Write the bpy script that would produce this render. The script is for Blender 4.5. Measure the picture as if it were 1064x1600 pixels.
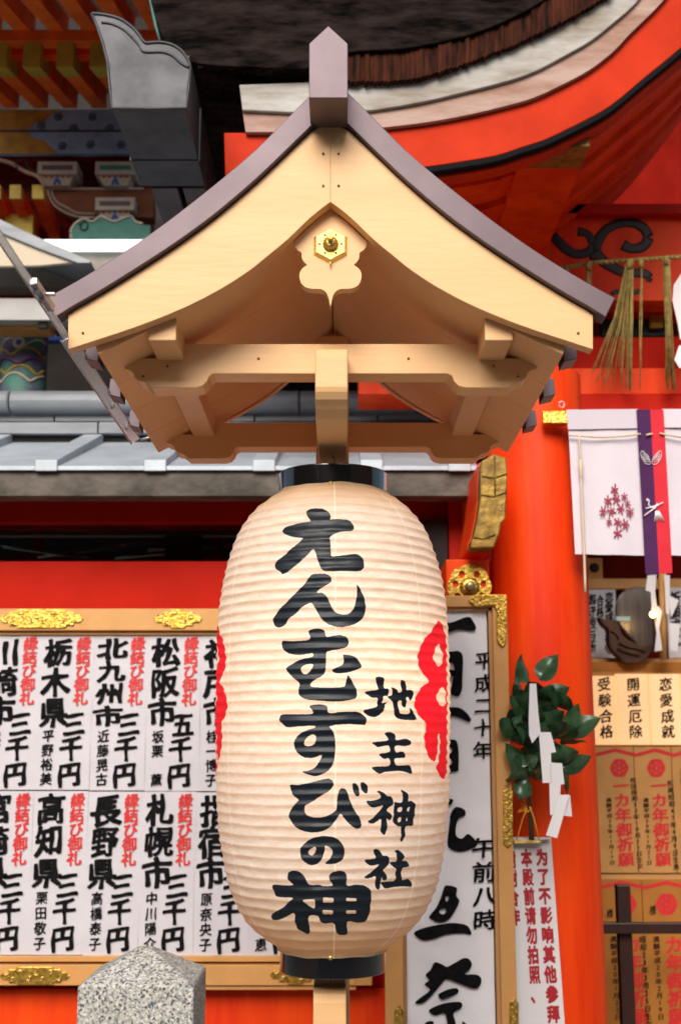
import bpy, bmesh, math, random
import numpy as np
from mathutils import Vector, noise as mnoise
from mathutils.geometry import tessellate_polygon
random.seed(7)
for o in list(bpy.data.objects): bpy.data.objects.remove(o)
SC = bpy.context.scene
COL = SC.collection
R = math.radians

# ------------------------------------------------------------------ camera, sky, sun, exposure
F = 1950.0; TH = math.atan(370 / F); CT, ST = math.cos(TH), math.sin(TH); EYE = 1.55
cam = bpy.data.cameras.new('camera'); camo = bpy.data.objects.new('camera', cam); COL.objects.link(camo)
camo.location = (0, 0, EYE); camo.rotation_euler = (math.pi / 2 + TH, 0, 0)
cam.sensor_fit = 'VERTICAL'; cam.sensor_height = 36; cam.lens = 36 * F / 1600
cam.clip_start = .05; cam.clip_end = 500
cam.dof.use_dof = True; cam.dof.focus_distance = 2.3; cam.dof.aperture_fstop = 5.6
SC.camera = camo
wd = bpy.data.worlds.new("World"); SC.world = wd; wd.use_nodes = True
nt = wd.node_tree
sky = nt.nodes.new('ShaderNodeTexSky'); sky.sky_type = 'NISHITA'; sky.sun_disc = False
SUN_EL, SUN_AZ = R(33), R(190)
sky.sun_elevation = SUN_EL; sky.sun_rotation = SUN_AZ; sky.dust_density = 4; sky.air_density = 1.0; sky.ozone_density = .6
bg = nt.nodes['Background']; bg.inputs[1].default_value = .10
nt.links.new(sky.outputs[0], bg.inputs[0])
sl = bpy.data.lights.new('sun', 'SUN'); slo = bpy.data.objects.new('sun', sl); COL.objects.link(slo)
sl.energy = 2.1; sl.angle = R(34); sl.color = (1, .965, .92)
sd = Vector((math.sin(SUN_AZ) * math.cos(SUN_EL), math.cos(SUN_AZ) * math.cos(SUN_EL), math.sin(SUN_EL)))
slo.rotation_euler = sd.to_track_quat('Z', 'Y').to_euler()
vs = SC.view_settings; vs.view_transform = 'Standard'; vs.look = 'None'; vs.gamma = 1; vs.exposure = 0.48
SC.cycles.max_bounces = 8; SC.cycles.diffuse_bounces = 5; SC.cycles.use_denoising = True

# ------------------------------------------------------------------ helpers
def P(px, py, Y):
    """point of the vertical plane y=Y that is seen at photo pixel px,py (survey of the photograph)"""
    dx, dy = (px - 532) / F, (800 - py) / F
    t = Y / (CT - dy * ST)
    return Vector((dx * t, Y, EYE + t * (ST + dy * CT)))
def Z(py, Y): return P(532, py, Y).z
def X(px, Y, py=1170): return P(px, py, Y).x

class MB:
    def __init__(s): s.v = []; s.f = []; s.sm = []
    def add(s, vs, fs, smooth=False):
        b = len(s.v); s.v += [tuple(v) for v in vs]
        s.f += [tuple(i + b for i in f) for f in fs]; s.sm += [smooth] * len(fs); return s
    def box(s, x0, x1, y0, y1, z0, z1):
        if x0 > x1: x0, x1 = x1, x0
        if y0 > y1: y0, y1 = y1, y0
        if z0 > z1: z0, z1 = z1, z0
        return s.add([(x0, y0, z0), (x1, y0, z0), (x1, y1, z0), (x0, y1, z0), (x0, y0, z1), (x1, y0, z1), (x1, y1, z1), (x0, y1, z1)],
                     [(0, 3, 2, 1), (4, 5, 6, 7), (0, 1, 5, 4), (1, 2, 6, 5), (2, 3, 7, 6), (3, 0, 4, 7)])
    def hexa(s, a, b):   # two quads (front loop a, back loop b)
        return s.add(list(a) + list(b), [(0, 1, 2, 3), (7, 6, 5, 4), (0, 4, 5, 1), (1, 5, 6, 2), (2, 6, 7, 3), (3, 7, 4, 0)])
    def prism(s, loop, dvec, holes=(), smooth=False):
        loops = [list(map(Vector, loop))] + [list(map(Vector, h)) for h in holes]
        d = Vector(dvec)
        allv = [v for l in loops for v in l]; n = len(allv)
        if holes:
            tris = [tuple(t) for t in tessellate_polygon(loops)]
        else:
            tris = [tuple(range(len(loop)))]
        fs = list(tris) + [tuple(i + n for i in reversed(t)) for t in tris]
        b = 0
        for l in loops:
            m = len(l)
            fs += [(b + i, b + i + n, b + (i + 1) % m + n, b + (i + 1) % m) for i in range(m)]
            b += m
        return s.add(allv + [v + d for v in allv], fs, smooth)
    def pp(s, pts, Y, th, holes=()):  # prism from photo outline on plane Y
        return s.prism([P(x, y, Y) for x, y in pts], (0, th, 0), [[P(x, y, Y) for x, y in h] for h in holes])
    def tube(s, pts, r, n=8, caps=True, smooth=True):
        pts = [Vector(p) for p in pts]; rs = r if isinstance(r, (list, tuple)) else [r] * len(pts)
        vs = []; up = Vector((0, 0, 1))
        for i, p in enumerate(pts):
            t = (pts[min(i + 1, len(pts) - 1)] - pts[max(i - 1, 0)]).normalized()
            a = t.cross(up)
            if a.length < .05: a = t.cross(Vector((0, 1, 0)))
            a.normalize(); b = t.cross(a)
            vs += [p + (a * math.cos(2 * math.pi * k / n) + b * math.sin(2 * math.pi * k / n)) * rs[i] for k in range(n)]
        fs = []
        for i in range(len(pts) - 1):
            for k in range(n):
                fs.append((i * n + k, i * n + (k + 1) % n, (i + 1) * n + (k + 1) % n, (i + 1) * n + k))
        if caps: fs += [tuple(range(n)), tuple(reversed(range((len(pts) - 1) * n, len(pts) * n)))]
        return s.add(vs, fs, smooth)
    def lathe(s, prof, c, n=48, axis='z', smooth=True, cap=False, f=None):
        vs = []
        for r, h in prof:
            for k in range(n):
                a = 2 * math.pi * k / n; rr = r * (f(a) if f else 1)
                if axis == 'z': vs.append((c[0] + rr * math.cos(a), c[1] + rr * math.sin(a), c[2] + h))
                else: vs.append((c[0] + rr * math.cos(a), c[1] - h, c[2] + rr * math.sin(a)))
        m = len(prof)
        fs = [(i * n + k, i * n + (k + 1) % n, (i + 1) * n + (k + 1) % n, (i + 1) * n + k) for i in range(m - 1) for k in range(n)]
        if cap: fs += [tuple(reversed(range(n))), tuple(range((m - 1) * n, m * n))]
        return s.add(vs, fs, smooth)
    def build(s, name, mat=None, parent=None, bevel=0, seg=2):
        me = bpy.data.meshes.new(name)
        vs = s.v
        if parent is not None:
            l = world_of(parent)
            vs = [(v[0] - l[0], v[1] - l[1], v[2] - l[2]) for v in vs]
        me.from_pydata(vs, [], s.f)
        me.polygons.foreach_set('use_smooth', s.sm)
        bm = bmesh.new(); bm.from_mesh(me); bmesh.ops.recalc_face_normals(bm, faces=bm.faces); bm.to_mesh(me); bm.free()
        me.update()
        o = bpy.data.objects.new(name, me); COL.objects.link(o)
        if mat: me.materials.append(mat)
        if parent is not None: o.parent = parent
        if bevel:
            md = o.modifiers.new('bevel', 'BEVEL'); md.width = bevel; md.segments = seg; md.limit_method = 'ANGLE'; md.angle_limit = R(35)
        return o
def world_of(o):
    l = Vector(o.location)
    while o.parent: o = o.parent; l += Vector(o.location)
    return l
def thing(name, label, cat, loc=(0, 0, 0), group=None):
    o = bpy.data.objects.new(name, None); COL.objects.link(o); o.location = loc; o.empty_display_size = .05
    o['label'] = label; o['category'] = cat
    if group: o['group'] = group
    return o
def tag(o, label, cat, group=None):
    o['label'] = label; o['category'] = cat
    if group: o['group'] = group
    return o
def struct(o, label=None):
    o['kind'] = 'structure'
    if label: o['label'] = label
    return o
def stuff(o): o['kind'] = 'stuff'; return o
def smooth_loop(pts, n=3, closed=True):
    pts = [Vector((p[0], p[1], 0)) for p in pts]; out = []; m = len(pts)
    for i in range(m if closed else m - 1):
        if closed: a, b, c, d = pts[i - 1], pts[i], pts[(i + 1) % m], pts[(i + 2) % m]
        else: a, b, c, d = pts[max(i - 1, 0)], pts[i], pts[i + 1], pts[min(i + 2, m - 1)]
        for k in range(n):
            t = k / n
            q = .5 * ((2 * b) + (c - a) * t + (2 * a - 5 * b + 4 * c - d) * t * t + (3 * b - a - 3 * c + d) * t ** 3)
            out.append((q.x, q.y))
    if not closed: out.append((pts[-1].x, pts[-1].y))
    return out

# ------------------------------------------------------------------ materials
def mat(name, col, rough=.5, metal=0, var=.0, vscale=8, bump=0, bscale=60, col2=None, stretch=(1, 1, 1), coat=0, spec=.5, detail=6):
    m = bpy.data.materials.new(name); m.use_nodes = True; t = m.node_tree; b = t.nodes['Principled BSDF']
    b.inputs['Base Color'].default_value = (*col, 1); b.inputs['Roughness'].default_value = rough
    b.inputs['Metallic'].default_value = metal; b.inputs['Specular IOR Level'].default_value = spec
    if coat: b.inputs['Coat Weight'].default_value = coat; b.inputs['Coat Roughness'].default_value = .08
    geo = t.nodes.new('ShaderNodeNewGeometry'); mp = t.nodes.new('ShaderNodeMapping'); mp.inputs['Scale'].default_value = stretch
    t.links.new(geo.outputs['Position'], mp.inputs['Vector'])
    if var or col2:
        n = t.nodes.new('ShaderNodeTexNoise'); n.inputs['Scale'].default_value = vscale; n.inputs['Detail'].default_value = detail
        n.inputs['Roughness'].default_value = .62
        t.links.new(mp.outputs[0], n.inputs['Vector'])
        r = t.nodes.new('ShaderNodeValToRGB'); e = r.color_ramp.elements
        c2 = col2 or tuple(max(0, c * (1 - var)) for c in col)
        e[0].position = .36; e[0].color = (*c2, 1); e[1].position = .62; e[1].color = (*col, 1)
        t.links.new(n.outputs['Fac'], r.inputs[0]); t.links.new(r.outputs[0], b.inputs['Base Color'])
        rr = t.nodes.new('ShaderNodeMapRange'); rr.inputs[3].default_value = min(1, rough * 1.25); rr.inputs[4].default_value = rough * .85
        t.links.new(n.outputs['Fac'], rr.inputs[0]); t.links.new(rr.outputs[0], b.inputs['Roughness'])
    if bump:
        n2 = t.nodes.new('ShaderNodeTexNoise'); n2.inputs['Scale'].default_value = bscale; n2.inputs['Detail'].default_value = 5
        t.links.new(mp.outputs[0], n2.inputs['Vector'])
        bp = t.nodes.new('ShaderNodeBump'); bp.inputs['Strength'].default_value = bump; bp.inputs['Distance'].default_value = .004
        t.links.new(n2.outputs['Fac'], bp.inputs['Height']); t.links.new(bp.outputs[0], b.inputs['Normal'])
    return m
def emis(name, col, s, base=(.8, .7, .5)):
    m = mat(name, base, .6); b = m.node_tree.nodes['Principled BSDF']
    b.inputs['Emission Color'].default_value = (*col, 1); b.inputs['Emission Strength'].default_value = s; return m
M = {}
M['tan'] = mat('tan_paint', (.86, .52, .245), .42, var=.06, vscale=5, bump=.14, bscale=42, spec=.35, stretch=(.35, 1, 2.2), detail=9)
M['tan_bg'] = mat('tan_frame_paint', (.66, .33, .10), .5, var=.15, vscale=5)
M['brownmetal'] = mat('purple_brown_sheet_metal', (.135, .092, .108), .42, metal=.25, var=.12, vscale=6, bump=.04, bscale=20)
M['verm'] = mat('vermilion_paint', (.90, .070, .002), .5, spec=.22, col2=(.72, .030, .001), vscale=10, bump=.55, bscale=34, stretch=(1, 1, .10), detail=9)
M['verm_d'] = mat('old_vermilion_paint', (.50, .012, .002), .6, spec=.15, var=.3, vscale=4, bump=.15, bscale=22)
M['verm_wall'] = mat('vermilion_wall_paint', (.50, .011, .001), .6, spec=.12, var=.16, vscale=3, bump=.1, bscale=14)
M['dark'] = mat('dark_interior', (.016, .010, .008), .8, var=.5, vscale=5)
M['darkred'] = mat('dark_red_shadow', (.16, .008, .003), .8, spec=.08, var=.5, vscale=5)
M['black'] = mat('black_lacquer', (.006, .006, .007), .12, coat=1.0, spec=.6)
M['ink'] = mat('black_ink', (.008, .008, .010), .8, spec=.1, var=.0)
M['inkb'] = mat('brushed_ink', (.010, .009, .010), .85, spec=.08, col2=(.004, .004, .005), vscale=45)
M['inkred'] = mat('red_ink', (.70, .02, .018), .5, var=.15, vscale=60)
M['paper'] = mat('white_paper', (.62, .60, .64), .75, var=.06, vscale=9, bump=.5, bscale=10)
M['paper_b'] = mat('bright_white_paper', (.84, .83, .86), .75, var=.05, vscale=9, bump=.5, bscale=10)
M['white'] = mat('white_sheet_paper', (.76, .74, .76), .6)
M['cloth'] = mat('white_cloth', (.66, .60, .66), .85, var=.05, vscale=12, bump=.3, bscale=12)
M['stone_grey'] = mat('grey_metal_tile', (.25, .27, .30), .5, metal=.15, var=.35, vscale=4, bump=.15, bscale=18, stretch=(.5, 1, 3))
M['copper_blue'] = mat('grey_blue_sheet_roof', (.48, .54, .60), .5, metal=.2, var=.25, vscale=5, bump=.1)
M['stain'] = mat('stained_concrete', (.145, .122, .105), .8, col2=(.055, .05, .04), vscale=9, stretch=(.9, 1, 1.6), bump=.4, bscale=25, detail=9)
M['gold'] = mat('embossed_gold', (.88, .58, .12), .3, metal=.95, col2=(.42, .22, .03), vscale=90, bump=.45, bscale=150)
M['gold_s'] = mat('polished_gold', (.93, .66, .22), .36, metal=.95, bump=.5, bscale=330)
M['oldgold'] = mat('old_gold_sheet', (.34, .21, .04), .42, metal=.6, col2=(.15, .085, .02), vscale=22, bump=.5, bscale=45)
M['verm_m'] = mat('faded_vermilion_paint', (.60, .030, .001), .6, spec=.15, var=.2, vscale=5, bump=.3, bscale=24)
M['rafter'] = mat('orange_rafter_paint', (.95, .16, .022), .6, spec=.15, var=.25, vscale=6)
M['yellow'] = mat('ochre_end_paint', (.55, .38, .04), .55, var=.25, vscale=12)
M['greym'] = mat('weathered_grey_copper', (.062, .064, .074), .5, metal=.3, vscale=11, bump=.2, bscale=22, col2=(.042, .045, .052))
M['bark'] = mat('cypress_bark', (.026, .018, .015), .95, spec=.05, col2=(.002, .0015, .0015), vscale=26, bump=1.0, bscale=55, stretch=(.35, 1, 1.3), detail=9)
M['bark_edge'] = mat('cut_bark_edge', (.075, .020, .009), .8, spec=.1, col2=(.010, .005, .004), vscale=18, bump=.9, bscale=90, stretch=(2.5, 1, .4), detail=9)
M['whitewood'] = mat('weathered_white_board', (.50, .50, .48), .8, col2=(.27, .22, .17), vscale=7, bump=.3, bscale=18, stretch=(.5, 1, 2), detail=9)
M['pinkwood'] = mat('weathered_pink_board', (.46, .32, .27), .8, col2=(.30, .16, .11), vscale=8, bump=.3, stretch=(.5, 1, 2), detail=9)
M['straw'] = mat('dry_straw', (.46, .34, .10), .8, var=.5, vscale=40)
M['cord'] = mat('cream_cord', (.66, .52, .36), .8, bump=.5, bscale=200)
M['purple'] = mat('purple_cloth', (.060, .007, .075), .85, var=.15, vscale=10)
M['redcloth'] = mat('red_cloth', (.66, .018, .035), .85, var=.12, vscale=10)
M['maroonink'] = mat('maroon_print', (.30, .025, .06), .85)
M['leaf'] = mat('sakaki_leaf', (.050, .115, .048), .25, col2=(.020, .055, .026), vscale=25, bump=.2, bscale=25, spec=.6)
M['stem'] = mat('brown_stem', (.09, .05, .02), .7, var=.3)
M['ribbon'] = mat('yellow_ribbon', (.75, .33, .01), .5)
M['plaque'] = mat('brown_plaque_paper', (.62, .30, .085), .7, var=.2, vscale=6)
M['plaque_d'] = mat('deep_plaque_paper', (.46, .17, .018), .7, var=.2, vscale=6)
M['darkwood'] = mat('dark_stained_wood', (.040, .012, .008), .35, var=.4, vscale=12)
M['cream'] = mat('cream_soffit', (.62, .53, .40), .7, var=.08, vscale=3)
M['grey_lt'] = mat('pale_grey_beam', (.45, .45, .44), .6, var=.15, vscale=5)
M['green'] = mat('verdigris_paint', (.06, .24, .20), .6, var=.2, vscale=20)
M['paintwhite'] = mat('cream_white_paint', (.60, .53, .44), .6, var=.2, vscale=18)
M['paintblue'] = mat('blue_paint', (.035, .10, .42), .6)
M['brownpaint'] = mat('brown_bracket_paint', (.24, .065, .02), .6, var=.3, vscale=14)
M['tube'] = emis('cool_light_tube', (.85, 1, .93), 1.1, (.8, .85, .8))
M['bronze'] = mat('brown_bronze', (.10, .035, .014), .5, metal=.2, var=.5, vscale=16, bump=.4, bscale=40)
M['backlit'] = emis('backlit_paper', (1, .52, .20), .50, (.72, .52, .33))
M['bulb'] = emis('lit_bulb', (1, .62, .2), 14)
M['ground'] = mat('stone_paving', (.24, .23, .20), .8, var=.25, vscale=1.2, bump=.3)

def granite():
    m = bpy.data.materials.new('speckled_granite'); m.use_nodes = True; t = m.node_tree; b = t.nodes['Principled BSDF']
    geo = t.nodes.new('ShaderNodeNewGeometry')
    def noise(s, d=2):
        n = t.nodes.new('ShaderNodeTexNoise'); n.inputs['Scale'].default_value = s; n.inputs['Detail'].default_value = d
        t.links.new(geo.outputs['Position'], n.inputs['Vector']); return n
    def ramp(n, stops):
        r = t.nodes.new('ShaderNodeValToRGB'); r.color_ramp.elements[0].position = stops[0][0]; r.color_ramp.elements[0].color = (*stops[0][1], 1)
        r.color_ramp.elements[1].position = stops[1][0]; r.color_ramp.elements[1].color = (*stops[1][1], 1)
        for p, c in stops[2:]: e = r.color_ramp.elements.new(p); e.color = (*c, 1)
        t.links.new(n.outputs['Fac'], r.inputs[0]); return r
    vo = t.nodes.new('ShaderNodeTexVoronoi'); vo.inputs['Scale'].default_value = 330; t.links.new(geo.outputs['Position'], vo.inputs['Vector'])
    r1 = t.nodes.new('ShaderNodeValToRGB'); t.links.new(vo.outputs['Color'], r1.inputs[0]); e_ = r1.color_ramp.elements
    e_[0].position = .18; e_[0].color = (.10, .115, .14, 1); e_[1].position = .30; e_[1].color = (.34, .36, .36, 1)
    for p_, c_ in ((.42, (.50, .49, .44)), (.60, (.62, .60, .55)), (.9, (.80, .78, .72))): q_ = e_.new(p_); q_.color = (*c_, 1)
    r2 = ramp(noise(210, 3), [(.34, (.45, .46, .48)), (.50, (1, 1, 1))])
    r3 = ramp(noise(14, 5), [(.3, (.84, .82, .76)), (.7, (1, 1, 1))])
    mx = t.nodes.new('ShaderNodeMix'); mx.data_type = 'RGBA'; mx.blend_type = 'MULTIPLY'; mx.inputs[0].default_value = 1
    t.links.new(r1.outputs[0], mx.inputs[6]); t.links.new(r2.outputs[0], mx.inputs[7])
    m2 = t.nodes.new('ShaderNodeMix'); m2.data_type = 'RGBA'; m2.blend_type = 'MULTIPLY'; m2.inputs[0].default_value = 1
    t.links.new(mx.outputs[2], m2.inputs[6]); t.links.new(r3.outputs[0], m2.inputs[7])
    t.links.new(m2.outputs[2], b.inputs['Base Color']); b.inputs['Roughness'].default_value = .75
    n = noise(260, 4); bp = t.nodes.new('ShaderNodeBump'); bp.inputs['Strength'].default_value = .35; bp.inputs['Distance'].default_value = .001
    t.links.new(n.outputs['Fac'], bp.inputs['Height']); t.links.new(bp.outputs[0], b.inputs['Normal'])
    return m
M['granite'] = granite()
def acrylic():
    m = bpy.data.materials.new('clear_acrylic'); m.use_nodes = True; t = m.node_tree; b = t.nodes['Principled BSDF']
    b.inputs['Base Color'].default_value = (.86, .90, .93, 1); b.inputs['Roughness'].default_value = .12
    b.inputs['Transmission Weight'].default_value = .78; b.inputs['IOR'].default_value = 1.35
    return m
M['acrylic'] = acrylic()
M['steel'] = mat('galvanised_steel', (.55, .56, .58), .35, metal=.7, var=.2, vscale=30)

# ------------------------------------------------------------------ lettering
_raw = {}
def raw_glyph(ch):
    """filled outline of a character as boundary segments (unit em, centred)"""
    if ch in _raw: return _raw[ch]
    cu = bpy.data.curves.new('g', 'FONT'); cu.body = ch; cu.size = 1; cu.resolution_u = 3
    o = bpy.data.objects.new('g', cu); COL.objects.link(o); bpy.context.view_layer.update()
    me = bpy.data.meshes.new_from_object(o.evaluated_get(bpy.context.evaluated_depsgraph_get()))
    bpy.data.objects.remove(o); bpy.data.curves.remove(cu)
    cnt = {}
    for p in me.polygons:
        for e in p.edge_keys: cnt[e] = cnt.get(e, 0) + 1
    v = np.array([(q.co.x, q.co.y) for q in me.vertices])
    cen = (v.min(0) + v.max(0)) / 2 if ch.isascii() else np.array([.5, .38])
    seg = np.array([(v[a] - cen, v[b] - cen) for (a, b), c in cnt.items() if c == 1])
    bpy.data.meshes.remove(me)
    _raw[ch] = seg; return seg
def seg_sdf(pts, seg, ys=1.0):
    """signed distance of points to an even-odd region given by its boundary segments"""
    a = seg[:, 0][None]; b = seg[:, 1][None]; out = np.empty(len(pts))
    S = np.array([1, ys])
    for i in range(0, len(pts), 4096):
        p = pts[i:i + 4096][:, None]
        ab = (b - a) * S; ap = (p - a) * S
        t = np.clip((ap * ab).sum(2) / np.maximum((ab * ab).sum(2), 1e-12), 0, 1)
        d = np.sqrt((((ap - ab * t[..., None])) ** 2).sum(2)).min(1)
        cr = ((a[..., 1] > p[..., 1]) != (b[..., 1] > p[..., 1]))
        with np.errstate(divide='ignore', invalid='ignore'):
            xi = a[..., 0] + (p[..., 1] - a[..., 1]) * (b[..., 0] - a[..., 0]) / (b[..., 1] - a[..., 1])
        ins = (np.logical_and(cr, p[..., 0] < xi).sum(1) % 2) == 1
        out[i:i + 4096] = np.where(ins, -d, d)
    return out
_gl = {}
def glyph(ch, bold=.03, n=44, style='brush'):
    """triangulated character: brush writing is the outline thickened unevenly"""
    k = (ch, round(bold, 3), n, style)
    if k in _gl: return _gl[k]
    seg = raw_glyph(ch)
    lo, hi = -.56, .56; g = np.linspace(lo, hi, n + 1); gx, gy = np.meshgrid(g, g)
    pts = np.stack([gx.ravel(), gy.ravel()], 1)
    sx, sy = pts[:, 0].copy(), pts[:, 1].copy()
    ys = 1.0
    Lg = float(np.hypot(*(seg[:, 1] - seg[:, 0]).T).sum()); bold = bold * min(1, max(.34, 8.5 / Lg)); off = bold
    if style == 'brush':
        h = (ord(ch) * 7.31) % 17
        sy = sy - .10 * sx + .05 * sx * sx
        sx = sx + .016 * np.sin(sy * 7 + h) 
        sy = sy + .014 * np.sin(pts[:, 0] * 6 + h * 1.7) 
        ys = 1.4
        off = bold * (1 + .45 * np.sin(pts[:, 0] * 8 + h) * np.cos(pts[:, 1] * 7 - h))
    d = seg_sdf(np.stack([sx, sy], 1), seg, ys) - off
    D = d.reshape(n + 1, n + 1)
    vs, fs, vid = [], [], {}
    def V(x, y):
        kk = (round(x, 6), round(y, 6))
        if kk not in vid: vid[kk] = len(vs); vs.append((x, y))
        return vid[kk]
    st = g[1] - g[0]
    for j in range(n):
        i = 0
        while i < n:
            q = (D[j, i], D[j, i + 1], D[j + 1, i + 1], D[j + 1, i])
            if max(q) < 0:
                i0 = i
                while i < n and max(D[j, i], D[j, i + 1], D[j + 1, i + 1], D[j + 1, i]) < 0: i += 1
                fs.append((V(g[i0], g[j]), V(g[i], g[j]), V(g[i], g[j + 1]), V(g[i0], g[j + 1])))
                continue
            if min(q) < 0:
                c = [(g[i], g[j]), (g[i + 1], g[j]), (g[i + 1], g[j + 1]), (g[i], g[j + 1])]; poly = []
                for a in range(4):
                    b = (a + 1) % 4
                    if q[a] < 0: poly.append(V(*c[a]))
                    if (q[a] < 0) != (q[b] < 0):
                        t = q[a] / (q[a] - q[b]); poly.append(V(c[a][0] + (c[b][0] - c[a][0]) * t, c[a][1] + (c[b][1] - c[a][1]) * t))
                poly = list(dict.fromkeys(poly))
                if len(poly) > 2: fs.append(tuple(poly))
            i += 1
    _gl[k] = (vs, fs); return _gl[k]
def lettering(name, items, mp, m, parent, bold=.03, n=36, style='brush', off=.0014, label=None):
    """items (char, cx, cy, w, h) in the frame mp(u, v) -> world point; off lifts the ink from the sheet towards -Y"""
    b = MB()
    for it in items:
        ch, cx, cy, w, h = it[:5]; bo = it[5] if len(it) > 5 else bold
        if ch == ' ': continue
        vs, fs = glyph(ch, bo, n, style)
        out = [mp(cx + x * w, cy - y * h) for x, y in vs]
        b.add([(p[0], p[1] - off, p[2]) for p in out], fs)
    o = b.build(name, m, parent)
    if label: o['label'] = label
    return o
def column(text, cx, y0, y1, w, dx=0, fill=1.06, bold=None):
    """characters of a vertical line from y0 to y1, drifting dx sideways"""
    k = len(text); h = (y1 - y0) / k; out = []
    for i, ch in enumerate(text):
        hh = h * fill; e = (ch, cx + dx * (i + .5) / k, y0 + h * (i + .5), w * 1.06, hh)
        out.append(e + ((bold,) if bold is not None else ()))
    return out
def at(Y): return lambda px, py: P(px, py, Y)

# ================================================================== SETTING: ground and hall shell
g = MB(); g.add([(-60, -60, 0), (60, -60, 0), (60, 60, 0), (-60, 60, 0)], [(0, 1, 2, 3)])
struct(g.build('ground', M['ground']))
b = MB(); b.box(-16, 16, -11, -9.5, 0, 5.6); b.box(-16.5, 16.5, -11.5, -8.6, 5.6, 5.8); b.box(-9, -8.6, -9, 2.5, 0, 5.4); b.box(8.4, 8.8, -9, 2.5, 0, 5.4); struct(b.build('unseen_sky_blocker', mat('sky_blocker_wall', (.16, .07, .035), .7, var=.3, vscale=1)))  # blocks added out of view, behind and beside the camera, to cut low skylight

# ================================================================== LANTERN
LY = 2.40
def proj(x, y, z):
    d = y * CT + (z - EYE) * ST; u = -y * ST + (z - EYE) * CT
    return 532 + F * x / d, 800 - F * u / d
LX = P(520, 1130, LY).x
prof_px = [(770, 80), (776, 90), (786, 104), (797, 119), (812, 132), (828, 143), (845, 152), (866, 160), (890, 167), (920, 173.5), (955, 178), (1000, 181), (1060, 183), (1130, 183.5), (1200, 183), (1260, 181), (1310, 177), (1350, 171), (1380, 164), (1405, 155), (1425, 145), (1442, 133), (1456, 118), (1467, 104), (1476, 92), (1484, 80)]
zz = np.array([Z(p, LY) for p, _ in prof_px]); rr = np.array([w * (P(532 + 100, p, LY).x) / 100 for p, w in prof_px])
ztop, zbot = zz[0], zz[-1]
def Rz(z): return np.interp(-z, -zz, rr)
lant = thing('paper_lantern', 'large white ribbed paper lantern with black brush lettering, hanging under the little tan roof', 'lantern', (LX, LY, zbot))
NR, SUB = 48, 9
ts = np.linspace(0, 1, NR * SUB + 1); zs = ztop + (zbot - ztop) * ts
rs = Rz(zs); rs = np.convolve(np.pad(rs, 6, 'edge'), np.ones(13) / 13, 'valid')
fr = (ts * NR) % 1.0
ang = np.concatenate([np.linspace(-112, 128, 430), np.linspace(131, 245, 38)]) * math.pi / 180
NA = len(ang)
rng = np.random.RandomState(3)
A, T = np.meshgrid(ang, ts)
Rg = np.repeat(rs[:, None], NA, 1); Zg = np.repeat(zs[:, None], NA, 1); Fg = np.repeat(fr[:, None], NA, 1)
k = np.floor(np.clip(T * NR, 0, NR - .001)).astype(int)
ph = rng.rand(NR) * 6.28; am = .6 + .8 * rng.rand(NR)
sag = (.0024 * np.sin(math.pi * Fg) ** 1.25) * (1 + .22 * np.sin(A * 9 + ph[k]) * am[k] + .12 * np.sin(A * 31 + 2 * ph[k]))
Rg = Rg - sag + .0004 * np.sin(A * 5 + T * 30)
Zg = Zg + .0007 * np.sin(A * 4 + ph[k] * .3) + .0005 * np.sin(A * 11 + T * 60)
Xg = LX + Rg * np.sin(A); Yg = LY - Rg * np.cos(A)
def smooth_ink(loop): return smooth_loop(loop, 3)
def toseg(loop): l = np.array(loop); return np.stack([l, np.roll(l, -1, 0)], 1)
def crop(loop, ox, oy, s): return [(ox + x / s, oy + y / s) for x, y in loop]
GL = []   # (outer, [holes]) in photo pixels, traced from the brush strokes
def gadd(outer, holes, oy, ox=410, s=5.911): GL.append((crop(outer, ox, oy, s), [crop(h, ox, oy, s) for h in holes]))
gadd([(405,140),(415,105),(455,88),(540,85),(600,110),(628,150),(622,190),(560,215),(470,215),(430,180)], [], 780)
gadd([(185,288),(210,258),(300,232),(400,212),(520,200),(640,188),(740,190),(800,200),(845,245),(842,280),(810,297),(760,298),(690,312),(640,335),(600,370),(500,372),(400,357),(300,345),(220,325),(190,305)], [], 780)
gadd([(410,345),(600,350),(628,410),(633,505),(645,524),(670,524),(760,515),(870,508),(925,550),(942,600),(930,645),(890,668),(760,665),(600,665),(550,645),(520,590),(500,530),(482,470),(460,465),(400,530),(330,590),(250,655),(178,690),(165,668),(120,640),(112,600),(140,560),(200,510),(280,440),(350,385)], [], 780)
gadd([(450,695),(520,683),(590,690),(630,720),(637,760),(600,795),(540,830),(500,865),(550,868),(595,900),(625,960),(660,1030),(720,1065),(790,1065),(840,1020),(862,950),(875,860),(870,795),(880,795),(910,840),(940,910),(955,990),(945,1070),(900,1130),(820,1170),(720,1185),(620,1165),(550,1110),(500,1030),(460,965),(430,962),(370,995),(310,1055),(240,1110),(205,1160),(160,1185),(115,1170),(98,1130),(110,1080),(160,1010),(230,940),(310,860),(380,790)], [], 780)
gadd([(422,100),(440,80),(510,70),(570,90),(592,150),(650,140),(720,132),(775,150),(798,190),(785,235),(720,260),(600,282),(588,330),(585,440),(560,500),(480,550),(443,585),(455,612),(600,622),(740,615),(765,595),(778,540),(785,508),(800,515),(840,580),(870,640),(872,700),(840,725),(700,745),(520,738),(400,725),(340,690),(332,640),(338,575),(290,530),(240,480),(218,440),(260,405),(350,360),(460,332),(458,300),(340,316),(240,298),(190,255),(175,210),(190,180),(300,185),(438,172)],
     [[(355,445),(375,415),(420,398),(465,400),(460,430),(430,470),(400,490),(370,480)]], 970)
gadd([(745,318),(760,312),(830,325),(880,360),(915,420),(900,445),(820,475),(720,490),(670,485),(642,460),(670,440),(730,415),(752,380)], [], 970)
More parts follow.
